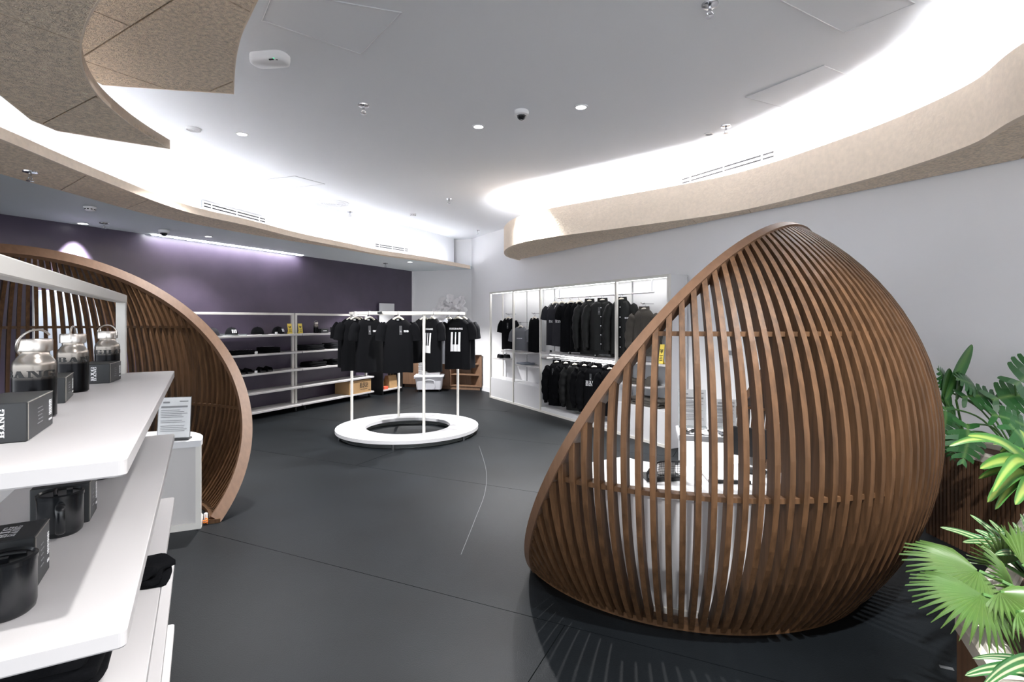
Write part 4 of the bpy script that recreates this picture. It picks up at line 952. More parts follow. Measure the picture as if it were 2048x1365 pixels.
SH_ = [(183, 12, BLACK, 'plain black tee at the rail end by the shelving unit', [], False),
       (163, -8, CHAR, 'dark grey tee behind the plain black ones on the round rack', [], False),
       (221, 36, BLACK, 'black tee with a hang tag, next to the plain end tee', [], .02),
       (243, 40, BLACK, 'black tee with hang tag and small chest mark, beside the plain tees', [('mark', .055, .045, .17)], -.03),
       (272, 20, BLACK, 'black tee hanging square-on with small white chest mark and tag', mk, .02),
       (83, 18, BLACK, 'black tee on the far side of the round rack behind the square-on one', [], False),
       (304, -48, BLACK, 'black tee showing white piano keys on its back, beside the near post', [('keys',)], False),
       (50, 50, GREYC, 'grey tee glimpsed between the two piano-key tees', [], False),
       (338, -18, BLACK, 'black tee showing white piano keys on its back, beside the end of the rail', [('keys',)], False),
       (356, -30, CHAR, 'charcoal tee tucked behind the outer piano-key tee', [], False),
       (12, -32, BLACK, 'black tee turned sideways at the orchid end of the round rack', [('mark', .05, .08, .16)], False)]
for i, (ang, yaw, m, lb, pr, tg) in enumerate(SH_):
    p = RC + V(RR * math.cos(R(ang)), RR * math.sin(R(ang)), RH + .0200)
    garment('tshirt', lb, 't-shirt', p, R(yaw), m, 'back' if pr and pr[0][0] == 'keys' else 'tee', .178, .665, .075, G, seed=i * 1.7, prints=pr, tagged=tg)
    hanger('ivory hanger of the ' + (lb if len(lb.split()) < 12 else ' '.join(lb.split()[:9] + lb.split()[-3:])), p, R(yaw), 'hangers on the round rack', .13, R(ang))

# ------------------------------------------------------------------ wall display along the right wall
DRZ = math.atan2(u_r.y, u_r.x)                         # local x along, local -y ... room side is -y? computed below
sgn = -1 if (Matrix.Rotation(DRZ, 3, 'Z') @ V(0, -1, 0)).dot(n_r) > 0 else 1   # front at local y = 0, wall at y = +D
def DL(s, d, h): q = P0 + u_r * s - n_r * d; return V(q.x, q.y, h)    # along, behind the front plane, height
DD, DH = .32, 2.10
S = (0, .945, 1.88, 3.83, 4.79)
disp = thing('display_case', 'long white backlit wall display with hanging clothes', 'display case', (0, 0, 0))
def dbox(s0, s1, d0, d1, h0, h1, name, m, parent=disp, b=0):
    c = DL((s0 + s1) / 2, (d0 + d1) / 2, (h0 + h1) / 2); mb = MB(); f = (s1 - s0, d1 - d0, h1 - h0)
    (mb.bbox(c, f, b, DRZ) if b else mb.box(c, f, DRZ)); return mb.build(name, m, parent)
T = .035
for i, s in enumerate(S):
    dbox(s, s + T, 0, T, 0, DH, 'post', FRAME, b=.002)
dbox(0, T, T, DD, 0, .03, 'bottom_rail', FRAME); dbox(S[-1], S[-1] + T, T, DD - .01, .0, DH, 'side_panel', LAM)
dbox(0, S[-1] + T, 0, T, DH - T, DH, 'top_rail', FRAME); dbox(0, S[-1] + T, 0, T, 0.0, T, 'bottom_rail', FRAME)
dbox(0, T, DD - T, DD, 0, DH, 'post', FRAME); dbox(0, S[-1] + T, T, DD, DH - .02, DH, 'canopy', LAM)
for i in range(4): dbox(S[i] + T, S[i + 1], DD - .02, DD, .04, DH - .02, 'back_panel', LAM)
for i in range(4): dbox(S[i] + .05, S[i + 1] - .02, .05, .075, DH - .034, DH - .022, 'light_bar', LEDC)
dbox(1.50, 1.56, .265, DD - .02, .41, DH - .02, 'pilaster', LAM); dbox(S[2] + .005, S[2] + .025, T, DD - .02, .04, 1.0, 'divider', LAM); dbox(S[3] + .008, S[3] + .028, T, DD - .02, .04, .985, 'divider', LAM)
dbox(S[0] + .04, S[1] - .005, .012, DD - .02, .03, .41, 'plinth_box', LAM, b=.003); dbox(S[1] + .04, S[2] - .005, .012, DD - .02, .03, .41, 'plinth_box', LAM, b=.003); dbox(S[3] + .04, S[4] - .005, .012, DD - .02, .03, .44, 'plinth_box', LAM, b=.003)
dbox(S[2] + .04, S[3] - .005, .012, DD - .02, .03, .09, 'plinth_box', LAM, b=.003)
dbox(S[2] + .04, S[3] - .005, .0, DD - .02, .985, 1.015, 'mid_shelf', SHELF, b=.003); dbox(S[2] + .25, S[3] - .02, .05, .09, .972, .985, 'light_bar', LEDC)
for s0, s1, h in ((.45, .93, .96), (.08, .52, .80), (.97, 1.45, .955), (1.0, 1.86, .74), (3.88, 4.78, 1.0), (3.9, 4.5, .70), (1.915, 2.09, .93)): dbox(s0, s1, .02, DD - .02, h - .022, h, 'shelf', SHELF, b=.003)
def rail(s0, s1, h, up, d=.125):
    MB().tube([DL(s0, d, h), DL(s1, d, h)], .0095, 10).build('hanging_rail', CHROME, disp, True)
    for s in (s0 + .04, s1 - .04): MB().tube([DL(s, d, h), DL(s, d, h + up)], .006, 8).build('rail_bracket', CHROME, disp, True)
rail(S[2] + .38, S[3] + .62, 1.90, .178); rail(S[2] + .25, S[3] - .05, .925, .058)
def peg(s, h): MB().tube([DL(s, DD - .02, h), DL(s, .10, h), DL(s, .08, h + .012)], .007, 8).build('peg', CHROME, disp, True); return DL(s, .135, h + .0098)
def scol(px, d=.16): 
    o = P0 - n_r * d; k = (px - CX) / F; return (k * o.y - o.x) / (u_r.x - k * u_r.y)
FZ = math.atan2(n_r.x, -n_r.y)                          # garment front (-y) faces the room
G2 = 'clothes in the wall display'
def hung(name, lab, cat, px, h, m, kind, w, L, yaw=0, dep=.07, prints=(), tg=False, m2=None, seed=0, d=.14, onpeg=False, wave=.012, hw=.17):
    yaw = max(yaw, -27); d = .125                # keep shoulders clear of the back wall
    s = scol(px, d); p = peg(s, h) if onpeg else DL(s, d, h + .0111)
    garment(name, lab, cat, p, FZ + R(6 - yaw), m, kind, w, L, dep, G2, seed, prints=prints, tagged=tg, m2=m2, wave=wave)
    hw = min(.125, w * .73); hook = math.atan2(u_r.y, u_r.x) if onpeg else math.atan2(n_r.y, n_r.x)
    hanger('ivory hanger of the ' + (lab if len(lab.split()) < 12 else ' '.join(lab.split()[:6] + lab.split()[-5:])), p, FZ + R(6 - yaw), 'hangers in the wall display', hw, hook)
hung('tshirt', 'black tee on a peg above the folded shoes', 't-shirt', 1016, 1.66, BLACK, 'tee', .15, .595, -22, seed=1, onpeg=True, tg=.02, dep=.06)
hung('tshirt', 'grey washed tee with white chest line', 't-shirt', 1040, 1.50, GREYC, 'tee', .16, .435, -20, seed=2, onpeg=True, prints=[('bar', .12, .02, .22)], dep=.06)
hung('tank_top', 'black sleeveless top on a peg', 'top', 1068, 1.66, BLACK, 'tank', .125, .60, -12, seed=3, onpeg=True, tg=.0, dep=.06)
lg = [('logo', .14, -.03, .32)]
hung('tshirt', 'black raglan tee with piping and white lettering, end of the upper rail', 't-shirt', 1111, 1.90, NAVY, 'raglan', .16, .70, -40, prints=lg, seed=4, dep=.04, wave=.008)
hung('tshirt', 'black raglan tee with piping and white lettering, second on the upper rail', 't-shirt', 1124, 1.90, NAVY, 'raglan', .16, .70, -34, prints=lg, seed=5, dep=.04, wave=.008)
hung('tshirt', 'long plain black tee with hang tag on the upper rail', 't-shirt', 1142, 1.90, BLACK, 'tee', .175, .78, -26, tg=.0, seed=6, dep=.06)
hung('tshirt', 'black tee half hidden behind the long tagged tee', 't-shirt', 1159, 1.90, BLACK, 'tee', .15, .74, -40, seed=7, dep=.05)
hung('jacket', 'black nylon jacket half hidden behind the snap-front jacket', 'jacket', 1179, 1.90, NYL, 'jacket', .15, .745, -52, seed=8, dep=.06, wave=.02, d=.125)
hung('jacket', 'black nylon snap-front jacket with white chest mark, in full view', 'jacket', 1205, 1.90, NYL, 'jacket', .205, .72, -40, prints=[('mark', .06, .10, .26)], tg=-.03, seed=9, dep=.07, wave=.02, d=.11)
hung('jacket', 'black nylon jacket at the bay post on the upper rail', 'jacket', 1243, 1.90, NYL, 'jacket', .15, .745, -42, prints=[('mark', .05, .09, .26)], seed=10, dep=.06, wave=.02)
hung('jacket', 'black zip jacket on the lower rail, at the plinth box end', 'jacket', 1114, .925, BLACK, 'jacket', .15, .66, -30, prints=[('mark', .04, .10, .22)], tg=-.05, seed=11, dep=.055)
hung('jacket', 'black track jacket second on the lower rail', 'jacket', 1132, .925, BLACK, 'jacket', .115, .62, -60, seed=12, dep=.05)
hung('jacket', 'dark nylon jacket third on the lower rail', 'jacket', 1150, .925, NYL, 'jacket', .145, .66, -42, seed=13, dep=.055)
hung('hoodie', 'black hoodie fourth on the lower rail, mostly covered', 'hoodie', 1169, .925, BLACK, 'hoodie', .115, .64, -55, seed=14, prints=lg, dep=.055)
hung('hoodie', 'black hoodie with white lettering and hang tag on the lower rail', 'hoodie', 1189, .925, BLACK, 'hoodie', .175, .66, -40, prints=[('logo', .15, -.045, .27)], tg=-.04, seed=15, dep=.06, d=.11)
hung('hoodie', 'black hoodie against the bay post on the lower rail', 'hoodie', 1220, .925, BLACK, 'hoodie', .14, .66, -45, seed=16, dep=.055)
hung('jacket', 'olive brown canvas jacket on a peg above the yellow notice', 'jacket', 1287, 1.76, OLIVE, 'jacket', .155, .56, -10, seed=17, onpeg=True, dep=.06, wave=.02)
for px, h, lb in ((1101, 1.017, 'small black price cube under the raglan tees'), (1139, 1.017, 'small black price cube under the long tagged tee'), (1192, 1.017, 'small black price cube under the snap-front jacket'), ):
    q = DL(scol(px, .03), .03, h); t = thing('price_cube', lb, 'price tag', q, FZ, 'price cubes'); MB().bbox((0, 0, .02), (.035, .03, .04), .003).build('cube', DARKP, t); MB().box((0, -.016, .022), (.022, .001, .012)).build('print', PAPER, t)
q = DL(scol(1007, .15), .15, .801)
for k, dx in ((0, -.07), (1, .07)):
    t = thing('sneaker', 'black shoe on the lowest display shelf, %s' % ('toe at the frame post' if k == 0 else 'behind the white lettering'), 'shoe', q + u_r * dx * .3 - n_r * (dx * .85), FZ + R(78), 'black shoes'); prof = [(-.04, -.13), (-.045, 0), (-.038, .11), (0, .14), (.038, .11), (.045, 0), (.04, -.13), (0, -.145)]
    MB().prism(prof, 0, .02).build('sole', DARKP, t)
    rg = [[V(x * a, y * (1 - b), z) for x, y in prof] for a, b, z in ((.95, .02, .02), (.92, .04, .045), (.75, .12, .07))]; n = 8; vs = [p for r_ in rg for p in r_] + [V(0, .05, .085)]
    MB().add(vs, [(a * n + i, a * n + (i + 1) % n, (a + 1) * n + (i + 1) % n, (a + 1) * n + i) for a in (0, 1) for i in range(n)] + [(16 + i, 16 + (i + 1) % n, 24) for i in range(n)]).build('upper', BLACK, t, True); MB().box((0, -.04, .075), (.05, .05, .006)).build('laces', INKW, t)
folded('folded pale grey tee lying on the display shelf below the grey tee', DL(scol(1051, .15), .15, .741), DRZ, .36, .24, .03, mat('pale_blue_grey_cotton', (.30, .33, .38), .9), seed=21, layers=2)
folded('folded dark trousers on the end plinth of the display', DL(4.32, .16, .441), DRZ, .60, .24, .10, OLIVE, seed=22, layers=3, ragged=.6)
folded('folded olive bag lying on the short display shelf', DL(4.07, .16, .701), DRZ, .27, .20, .06, OLIVE, seed=23, layers=2, ragged=.5)
make_cap('olive cap on the short shelf at the end of the wall display', DL(4.36, .17, .702), FZ, OLIVE, False)['group'] = 'caps in the display'
notice('tall yellow notice card on the end shelf of the wall display', DL(scol(1321, .07), .07, 1.0025), FZ, .075, .24)
# wall thermostat
q = onwall(1456, WR, u_r) + n_r * .008; z = HC - (706 - HY) / F * q.y; t = thing('wall_controller', 'small grey control panel on the right wall', 'wall control', (q.x, q.y, z), FZ); MB().bbox((0, 0, 0), (.17, .016, .085), .003).build('plate', WPL, t); MB().box((0, -.0085, .0), (.14, .002, .055)).build('screen', INKG, t)

# ------------------------------------------------------------------ counters
def counter(label, poly, h, m_top=LAM, m_face=GREYP, group='pod counters', lip=.045):
    t = thing('service_counter', label, 'counter', (0, 0, 0), 0, group); P = [V(*q, 0) for q in poly]; n = len(P)
    ar = sum(P[i - 1].x * P[i].y - P[i].x * P[i - 1].y for i in range(n)); P = P if ar > 0 else P[::-1]
    loop = P + [P[0]]
    c = sum(P, V(0, 0, 0)) / n
    def inset(d):
        out = []
        for i in range(n):
            a, b, e = P[i - 1], P[i], P[(i + 1) % n]; n1 = V(-(b - a).y, (b - a).x, 0).normalized(); n2 = V(-(e - b).y, (e - b).x, 0).normalized(); m = (n1 + n2); m = m / max(.3, m.length_squared) * 2; out.append(b + m * d)
        return out
    MB().prism([(q.x, q.y) for q in inset(.012)], .045, h - lip).build('body', m_face, t)
    MB().prism([(q.x, q.y) for q in P], h - lip, h).build('top', m_top, t); MB().prism([(q.x, q.y) for q in P], .0, .045).build('base_trim', FRAME, t)
    for i in range(n):      # corner stiles
        a, b, e = P[i - 1], P[i], P[(i + 1) % n]
        if (b - a).normalized().dot((e - b).normalized()) < .8: q = inset(.018)[i]; MB().box((q.x, q.y, h / 2), (.035, .035, h - .05), math.atan2((e - b).y, (e - b).x)).build('stile', FRAME, t)
    return t
# left pod counter with a rounded far corner
A = at(402, 1058, 0); dx = V(-.914, -.405, 0); dy = V(-.405, .914, 0); A = V(A.x, A.y, 0)
poly = [A] + [A + dy * (.10 + .42 * math.sin(a)) + dx * (.42 - .42 * math.cos(a)) for a in [R(90) * k / 8 for k in range(9)]] + [A + dy * .52 + dx * 1.25, A + dx * 1.25]
counter('white counter with grey panels inside the hollow pod', [(q.x, q.y) for q in poly], .655)
def a4(label, p, rz, dark=False, name='sign_holder', w=.22, h=.305):
    t = thing(name, label, 'sign', p, rz, 'acrylic sign holders'); M = Matrix.Rotation(R(-7), 4, 'X')
    for nm, mb, m in (('acrylic_sheet', MB().box((0, -.003, h / 2 + .012), (w, .003, h)), CLEARP), ('paper', MB().box((0, .000, h / 2 + .012), (w * .96, .0015, h * .97)), PAPER), ('back_sheet', MB().box((0, .004, h / 2 + .012), (w, .003, h)), DARKP if dark else CLEAR)):
        mb.v = [M @ q for q in mb.v]; mb.build(nm, m, t)
    pr = MB(); y = -.0052; rnd = random.Random(len(label)); pr.box((.0, y, h * .80), (w * .8, .0006, h * .045)); pr.box((w * .28, y, h * .93), (w * .26, .0006, .008)); pr.box((-w * .25, y, h * .91), (w * .2, .0006, .012))
    for i in range(13):
        if i in (5, 8): continue
        L = w * rnd.uniform(.55, .8); pr.box((-w * .4 + L / 2, y, h * (.72 - .042 * i)), (L, .0006, .0042))
    pr.v = [M @ q + V(0, 0, .0) for q in pr.v]; pr.build('print', INKG, t); MB().box((0, .01, .006), (w, .08, .010)).build('foot', DARKP if dark else CLEAR, t)
    return t
p = at(338, 884, .655); a4('printed notice in a dark-backed acrylic holder on the hollow pod counter', V(p.x, p.y + .05, .656), R(14), True)
# cable coil beside the counter
q = at(407, 1046, 0); t = thing('cable_coil', 'white adapter with coiled orange cable beside the counter foot', 'cable', tuple(A + dy * .08 - dx * .020)); MB().bbox((-.023, .044, .0355), (.022, .028, .07), .004).build('adapter', WPL, t)
MB().tube([V(.014 * math.cos(a), .014 * math.sin(a), .006 + a * .0024) for a in [k * .45 for k in range(34)]], .0045, 6).build('cord', ORANGE, t, True)
# counters inside the right pod (arc following the pod wall)
PC = V(1.151, 3.716, 0)
def arcpts(r, a0, a1, n=14): return [PC + V(r * math.cos(R(a0 + (a1 - a0) * k / n)), r * math.sin(R(a0 + (a1 - a0) * k / n)), 0) for k in range(n + 1)]
ct = counter('curved white cash counter behind the slats', [(q.x, q.y) for q in arcpts(1.015, 212, 303) + arcpts(.50, 303, 212)], .66, LAM, LAM)
q0 = at(1372, 958, .0)
TRZ = R(-14)
tb = thing('display_table', 'white display table with a glowing front panel, beyond the cash counter', 'table', (1.63, 4.26, 0), TRZ)
for s in (-1, 1): MB().bbox((s * .25, 0, .302), (.04, .32, .604), .004).build('leg_panel', LAM, tb)
MB().bbox((0, 0, .627), (.58, .38, .046), .004).build('table_top', LAM, tb); MB().box((0, .0, .32), (.46, .26, .56)).build('body', LAM, tb)
MB().box((0, -.133, .32), (.45, .006, .54)).build('light_panel', PANELL, tb)
TBM = Matrix.Translation((1.63, 4.26, 0)) @ Matrix.Rotation(TRZ, 4, 'Z')
for i, (x, lb) in enumerate(((-.135, 'black and white printed scarf spread on the display table, by the paper notice'), (.145, 'grey printed scarf folded on the display table, by the black screen'))):
    t = thing('printed_scarf', lb, 'scarf', TBM @ V(x, -.08, .651), TRZ + R(2 * i), 'printed scarves'); g = 12; vs = [V(-.13 + .26 * a / g, -.09 + .18 * b / g, .004 + .006 * (1 + math.sin(a * 1.3 + b * .7))) for b in range(g + 1) for a in range(g + 1)]
    MB().add(vs, [(b * (g + 1) + a, b * (g + 1) + a + 1, (b + 1) * (g + 1) + a + 1, (b + 1) * (g + 1) + a) for b in range(g) for a in range(g)]).build('cloth', INKW if i == 0 else GREYC, t, True)
    rnd = random.Random(i + 4); mb = MB()
    for k in range(34): mb.box((rnd.uniform(-.10, .10), rnd.uniform(-.065, .065), .0175), (rnd.uniform(.012, .04), rnd.uniform(.008, .02), .001), rnd.uniform(0, 3))
    mb.build('pattern', INKB if i == 0 else INKW, t)
a4('printed notice in a clear holder standing on the display table', TBM @ V(-.16, .12, .651), TRZ)
a4('smaller printed notice lying upright behind the scarves', TBM @ V(.10, .13, .651), TRZ, w=.17, h=.23)
# things on the cash counter
p = at(1333, 967, .66); t = thing('mesh_organiser', 'black wire mesh pouch on the cash counter', 'organiser', (p.x, p.y + .03, .661), R(6))
mb = MB(); nx, nz, W_, H_ = 16, 8, .20, .105
prof = lambda u: H_ * (1 - .55 * (max(0, .45 - u) / .45) ** 2)
for i in range(nx + 1): u = i / nx; mb.tube([V(-W_ / 2 + W_ * u, .0, .004), V(-W_ / 2 + W_ * u, .018 * math.sin(math.pi * u), prof(u))], .0012, 4)
for k in range(1, nz): mb.tube([V(-W_ / 2 + W_ * i / nx, .018 * math.sin(math.pi * i / nx) * k / nz, prof(i / nx) * k / nz) for i in range(nx + 1)], .0012, 4)
mb.build('mesh', MESHB, t); MB().tube([V(-W_ / 2 + W_ * i / nx, .018 * math.sin(math.pi * i / nx), prof(i / nx)) for i in range(nx + 1)], .007, 8).tube([V(-W_ / 2, 0, .006), V(W_ / 2, 0, .006)], .006, 8).tube([V(W_ / 2, 0, .004), V(W_ / 2, 0, H_)], .006, 8).tube([V(-W_ / 2, 0, .004), V(-W_ / 2, 0, .05)], .006, 8).build('frame', DARKP, t, True)
MB().box((0, .06, .012), (W_, .11, .02)).build('base_tray', DARKP, t); MB().box((.03, .05, .06), (.09, .02, .07)).build('grey_card', GREYP, t)
p = at(1462, 968, .66); t = thing('clear_folder', 'clear plastic folder with a dark edge on the cash counter', 'folder', (p.x, p.y + .06, .661), R(-6)); MB().bbox((0, .05, .008), (.22, .20, .014), .003).build('sleeve', GREYP, t); MB().box((0, -.055, .008), (.22, .012, .016)).build('spine', DARKP, t); MB().box((0, .055, .0158), (.20, .18, .001)).build('sheet', PAPER, t)
for (px, py, rz, lb) in ((1215, 950, 20, 'loose white paper at the open end of the cash counter'), (1238, 962, -8, 'loose white paper beside the mesh pouch')):
    p = at(px, py, .66); tag(MB().box((0, 0, .002), (.15, .20, .003)).build('paper_sheet', PAPER), lb, 'paper', 'loose papers'); o = [x for x in bpy.data.objects if x.name.startswith('paper_sheet')][-1]; o.location = (p.x, p.y, .6605 + .0032 * (px > 1230)); o.rotation_euler = (0, 0, R(rz))
p = at(1533, 960, .66); t = thing('tablet_stand', 'black point-of-sale screen on the cash counter', 'screen', (p.x + .0, p.y + .15, .661), R(-35)); MB().bbox((0, 0, .17), (.24, .018, .17), .004).build('screen', DARKP, t); MB().tube([V(0, .02, .02), V(0, .012, .15)], .012, 10).build('neck', DARKP, t); MB().lathe([(.07, 0), (.07, .008), (.02, .016), (.0001, .016)], 20).build('foot', DARKP, t)
# pale panel leaning on the dark wall, seen through the hollow pod's slats
q = DCOR + v_d * dwall(133) + n_d * .04; t = thing('wall_panel', 'pale blue upright panel on the dark wall, seen through the slats', 'panel', (q.x, q.y, 0), math.atan2(v_d.y, v_d.x)); MB().bbox((0, 0, 1.03), (.62, .03, 1.72), .004).build('panel', BLUEP, t)
for s in (-1, 1): MB().box((s * .325, -.002, .97), (.03, .04, 1.94)).build('frame_stile', WPL, t)

# ------------------------------------------------------------------ planters and plants
def planter(name, label, poly, h, lipw, slat, group='planters'):
    t = thing(name, label, 'planter', (0, 0, 0), 0, group); P = [V(*q, 0) for q in poly]; n = len(P); ar = sum(P[i - 1].x * P[i].y - P[i].x * P[i - 1].y for i in range(n)); P = P if ar > 0 else P[::-1]
    inn = []
    for i in range(n):
        a, b, e = P[i - 1], P[i], P[(i + 1) % n]; n1 = V(-(b - a).y, (b - a).x, 0).normalized(); n2 = V(-(e - b).y, (e - b).x, 0).normalized(); m = n1 + n2; m = m / max(.3, m.length_squared) * 2; inn.append((b, m))
    I = [b + m * lipw for b, m in inn]; O = [b - m * .004 for b, m in inn]; W_ = [b + m * .014 for b, m in inn]
    MB().prism([(q.x, q.y) for q in W_], .0, h - .05).build('body', INKB if slat else PLW, t)
    mb = MB(); vs = [V(q.x, q.y, z) for ring, z in ((O, h - .05), (O, h - .008), ([b + m * .006 for b, m in inn], h), ([b + m * (lipw - .008) for b, m in inn], h), (I, h - .01), (I, h - .12)) for q in ring]
    mb.add(vs, [(r_ * n + i, r_ * n + (i + 1) % n, (r_ + 1) * n + (i + 1) % n, (r_ + 1) * n + i) for r_ in range(5) for i in range(n)]).build('lip', CREAM, t, 30)
    MB().prism([(q.x, q.y) for q in [b + m * (lipw - .004) for b, m in inn]], h - .12, h - .042).build('soil', SOIL, t)
    if slat:
        for i in range(n):
            a, b = P[i], P[(i + 1) % n]; d = b - a; k = max(1, int(d.length / .03)); rz = math.atan2(d.y, d.x); me = MB().box((0, 0, (h - .05) / 2), (.018, .022, h - .052)).mesh('cladding_slat', PLW)
            if i not in slat: continue
            for j in range(k): q = a + d * ((j + .5) / k); o = link('cladding_slat', me, t); o.location = (q.x, q.y, .0); o.rotation_euler = (0, 0, rz)
    else:
        for i in range(n):
            a, b = P[i], P[(i + 1) % n]; d = b - a; k = max(1, int(d.length / .30)); rz = math.atan2(d.y, d.x)
            for j in range(k): q = a + d * ((j + .5) / k); o = MB().box((0, .008, (h - .05) / 2), (d.length / k - .004, .016, h - .052)).build('cladding_panel', PLW, t); o.location = (q.x, q.y, 0); o.rotation_euler = (0, 0, rz)
    return t
planter('slatted_planter', 'far planter with vertical brown slats against the right wall', [(3.02, 3.86), (3.06, 2.9), (3.72, 2.9), (3.40, 3.86)], .68, .06, (0, 1, 2, 3))
planter('corner_planter', 'near planter with a broad cream lip and plain wood sides', [(1.405, 1.675), (1.16, 1.15), (2.2, .72), (3.3, 1.9), (2.55, 2.62)], .62, .085, None)
def leaf_part(t, pts, wid, m, up=V(0, 0, 1), fold=.12, prof=None, name='leaf', n=3): return leafmesh(smooth_path([Vector(q) for q in pts], 5), wid, up, fold, prof, n).build(name, m, t, True)
def px_leaf(t, a, b, d0, d1, wid, m, sag=.05, prof=None, up=None, fold=.12):
    """leaf from image point a at depth d0 to b at depth d1"""
    A_, B_ = atd(*a, d0), atd(*b, d1); mid = (A_ + B_) / 2 + V(0, 0, sag); return leaf_part(t, [A_, A_ * .5 + mid * .5 + V(0, 0, sag * .25), mid, mid * .45 + B_ * .55 + V(0, 0, sag * .15), B_], wid, m, up or V(.1, -.75, .65), fold, prof)
LZ = lambda t_: max(.02, min(1, t_ * 5) * (1 - t_) ** .55)        # lance-shaped
# --- monstera in the far planter
mo = thing('monstera_plant', 'monstera with big split leaves beside the slatted pod', 'plant', (3.3, 3.45, .60))
def in_root(t, fn):
    before = set(bpy.data.objects); fn(); 
    for o in set(bpy.data.objects) - before:
        if o.parent == t: o.location = o.location - Vector(t.location)
def monstera(t, c, tipdir, size, d, nrm):
    """split leaf: c = stalk joint, tipdir = direction of tip, nrm = facing"""
    y = tipdir.normalized(); nr = (nrm - y * nrm.dot(y)).normalized(); x = y.cross(nr); mb = MB(); vs = []; uv = []; fs = []
    def pt(a, b, s): return c + x * s * a * size + y * b * size + nr * size * (-.30 * a * a + .04 * math.sin(b * 5) - .22 * max(0, b - .4) ** 2)
    W_ = [.34, .47, .52, .50, .42, .28, .12]; L_ = len(W_)
    for s in (-1, 1):
        def face(pts):
            base = len(vs)
            for a, b in pts: vs.append(pt(a, b, s)); uv.append((.5 + s * a * .9, b))
            f = tuple(range(base, base + len(pts))); fs.append(f if s > 0 else f[::-1])
        for k in range(L_):
            y0 = -.02 + k * .145; y1 = y0 + .145; w = W_[k]; i0 = w * .42; sw = .10 if k else -.14
            face([(0, max(0, y0)), (i0, y0 + sw * .4), (i0, y1 + sw * .4), (0, y1)])
            face([(i0, y0 + sw * .4), (w * .75, y0 + sw * .75 + .014), (w * .95, y0 + sw + .04), (w, y0 + sw + .085), (w * .93, y1 + sw - .01), (w * .75, y1 + sw * .75 - .014), (i0, y1 + sw * .4)])
    for q in range(len(uv)): pass
    mb.add(vs, fs); mb.uv = uv; mb.build('leaf', LMON, t, True)
def mon_build():
    root = V(3.32, 3.45, .60)
    for (px, py, d, tx, ty, sz) in ((1925, 795, 3.5, 1.0, .12, .22), (1890, 815, 3.45, -.2, -.6, .20), (1985, 800, 3.4, 1, .25, .26), (1935, 850, 3.25, -.25, -.9, .24), (1985, 830, 3.2, .9, -.3, .24), (1905, 870, 3.3, -.1, -1, .15), (2030, 770, 3.3, .6, .6, .26), (2020, 850, 3.0, .4, -.8, .25), (1890, 780, 3.6, -.3, .7, .17), (1955, 780, 3.55, -.7, .4, .2)):
        c = atd(px, py, d); monstera(mo, c, V(tx, -.25, ty), sz, d, V(.1, -.8, .7)); q = smooth_path([root, root * .5 + c * .5 + V(.03, .04, .10), c], 6); MB().tube(q, .006, 6).build('stalk', LSTEM, mo, True)
in_root(mo, mon_build)
tl = thing('paddle_leaf_plant', 'tall plant with an upright paddle leaf above the monstera', 'plant', (3.2, 3.62, .60))
def tall_build():
    for a, b, w in (((1890, 800), (1944, 690), .11), ((1884, 800), (1900, 738), .10), ((1900, 830), (1878, 760), .10), ((1912, 800), (1925, 735), .08), ((1905, 850), (1890, 800), .10)): px_leaf(tl, a, b, 3.55, 3.6, w, LTALL, .02, None, V(.4, -.85, .2)); MB().tube(smooth_path([V(3.2, 3.62, .60), V(3.08, 3.6, .75), atd(*a, 3.55)], 5), .007, 6).build('stalk', LSTEM, tl, True)
in_root(tl, tall_build)
# --- striped dracaena behind the near planter
dr = thing('striped_dracaena', 'dracaena with long yellow-striped green leaves in the near planter', 'plant', (2.5, 2.25, .55))
def dr_build():
    top = atd(2075, 960, 2.3); MB().tube(smooth_path([V(2.5, 2.25, .55), V(2.42, 2.25, .7), top], 5), .02, 8).build('cane', BARK, dr, True)
    for b, d, w, sg in (((1936, 872), 2.2, .085, .06), ((1898, 893), 2.35, .06, .10), ((1960, 938), 2.1, .09, .06), ((1957, 958), 2.15, .06, .05), ((1975, 1005), 2.0, .085, .07), ((1990, 1020), 2.05, .06, .06), ((2000, 905), 2.5, .07, .08), ((2040, 860), 2.5, .08, .04), ((2090, 850), 2.1, .08, .04), ((1985, 985), 1.95, .07, .10), ((2120, 1010), 2.0, .08, .05), ((2010, 930), 2.15, .08, .05), ((2030, 1010), 1.95, .08, .03), ((1985, 890), 2.45, .06, .06), ((2060, 900), 2.2, .09, .03)): px_leaf(dr, (top.x / top.y * F + CX, 960), b, 2.3, d, w, LDRA, sg, LZ)
in_root(dr, dr_build)
d2p = thing('white_striped_plant', 'bushy plant with white-striped leaves between the palm and the dracaena', 'plant', (1.90, 1.90, .57))
def d2_build():
    for b, d, w, sg in (((1880, 1055), 2.0, .05, .05), ((1940, 1030), 2.05, .055, .03), ((1978, 1040), 2.0, .06, .02), ((2040, 1028), 1.9, .06, .02), ((2000, 1065), 1.85, .055, .05), ((2060, 1075), 1.8, .06, .04), ((1925, 1085), 1.85, .05, .07), ((2040, 1110), 1.75, .06, .05), ((1990, 1110), 1.75, .05, .06), ((1960, 1095), 1.9, .05, .06), ((2025, 1045), 1.95, .06, .02), ((1950, 1060), 2.0, .06, .04), ((2085, 1050), 1.85, .07, .03), ((2050, 1150), 1.7, .06, .05), ((1975, 1075), 1.8, .055, .05), ((1915, 1065), 2.05, .05, .05)): px_leaf(d2p, (2085, 1183), b, 1.9, d, w, LDR2, sg, LZ)
in_root(d2p, d2_build)
d3 = thing('spider_plant', 'low plant with white-striped arching leaves at the cream lip', 'plant', (1.415, 1.35, .57))
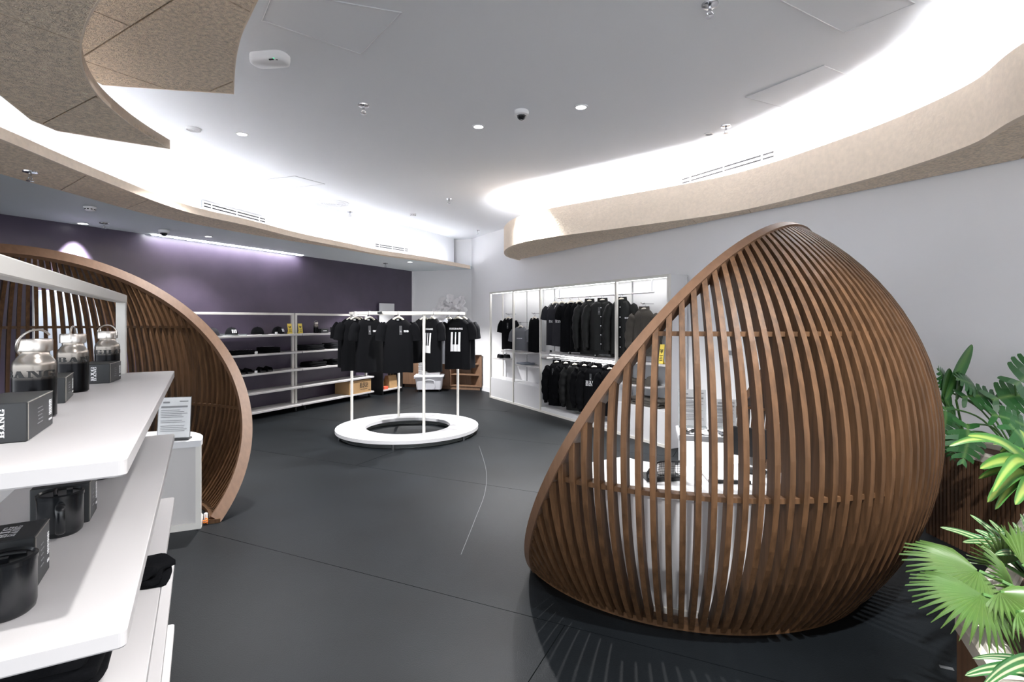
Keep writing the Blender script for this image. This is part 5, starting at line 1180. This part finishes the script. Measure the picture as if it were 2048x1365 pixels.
def d3_build():
    for b, d, w, sg in (((1930, 1352), 1.3, .05, .05), ((1945, 1318), 1.36, .03, .05), ((1985, 1345), 1.2, .055, .06), ((2040, 1325), 1.3, .05, .05), ((1965, 1375), 1.15, .05, .08), ((2060, 1345), 1.2, .06, .05)): px_leaf(d3, (2135, 1405), b, 1.35, d, w, LDR2, sg, LZ)
in_root(d3, d3_build)
# --- fan palm
fp = thing('fan_palm', 'fan palm with pleated fringed leaves overhanging the cream lip', 'plant', (1.72, 1.50, .57))
def fan(t, c, axis, nrm, size, spread, nseg, root):
    y = axis.normalized(); nr = (nrm - y * nrm.dot(y)).normalized(); x = y.cross(nr); mb = MB(); vs = []; uv = []; fs = []
    for k in range(nseg):
        a = R(-spread / 2 + spread * (k + .5) / nseg); L = size * (1 - .28 * (abs(a) / R(spread / 2)) ** 2) * (1 + .03 * ((k * 7) % 3)); dirv = y * math.cos(a) + x * math.sin(a); sd = x * math.cos(a) - y * math.sin(a); hw = math.tan(R(spread / nseg / 2)) * 1.04
        base = len(vs); 
        for r, wf in ((.03, 1), (.35, 1), (.62, 1), (.80, .62), (1.0, .06)):
            dr_ = -.30 * size * max(0, r - .45) ** 2 - .1 * size * r * r
            for e in (-1, 0, 1): vs.append(c + dirv * L * r + sd * e * hw * min(r, .62) * L * wf + nr * (dr_ + (.018 * size if e == 0 else -.012 * size) * min(1, r * 2)) + V(0, 0, -.10 * size * max(0, r - .6))); uv.append((.5 + .45 * e, r))
        for i in range(4):
            for e in (0, 1): p = base + i * 3 + e; fs.append((p, p + 1, p + 4, p + 3))
    mb.add(vs, fs); mb.uv = uv; mb.build('leaf', LPALM, t, True)
    MB().tube(smooth_path([root, root * .45 + c * .55 + V(0, 0, .03), c], 5), .006, 6).build('stalk', LSTEM, t, True)
def fp_build():
    root = V(1.72, 1.50, .57)
    fan(fp, atd(1958, 1143, 1.72), V(-1, -.12, .06), V(-.05, -.42, .91), .205, 185, 26, root)
    fan(fp, atd(1965, 1190, 1.60), V(-1, -.25, -.06), V(-.1, -.38, .92), .19, 160, 24, root)
    fan(fp, atd(2000, 1185, 1.60), V(.3, -.7, .15), V(.1, -.5, .85), .16, 190, 24, root)
    fan(fp, atd(2045, 1130, 1.7), V(.8, -.3, .2), V(0, -.7, .7), .19, 190, 24, root)
    fan(fp, atd(2010, 1130, 1.82), V(-.2, -.3, .9), V(-.1, -.85, .3), .14, 170, 22, root)
    fan(fp, atd(2030, 1180, 1.72), V(-.5, -.3, .4), V(-.1, -.7, .6), .15, 170, 22, root)
    fan(fp, atd(2035, 1225, 1.5), V(.2, -.6, .15), V(0, -.6, .8), .12, 160, 20, root)
in_root(fp, fp_build)
# strip of tape on the floor
q = at(1893, 1337, 0); tag(MB().box((0, 0, .0012), (.05, .022, .0015)).build('floor_tape', TEXTG), 'small grey scrap of tape on the black floor', 'tape'); bpy.data.objects['floor_tape'].location = (q.x, q.y, 0); bpy.data.objects['floor_tape'].rotation_euler = (0, 0, R(-25))
# pale curved scratch on the floor, drawn as a thin flattened tube
cl = smooth_path([V(*at(*q_, 0)[:2], .001) for q_ in ((958, 892), (972, 940), (970, 985), (950, 1040), (922, 1110))], 8); tag(MB().tube(cl, .002, 4, flat=.3).build('pale_scratch', TEXTG), 'thin pale scratch curving across the dark floor', 'cable')
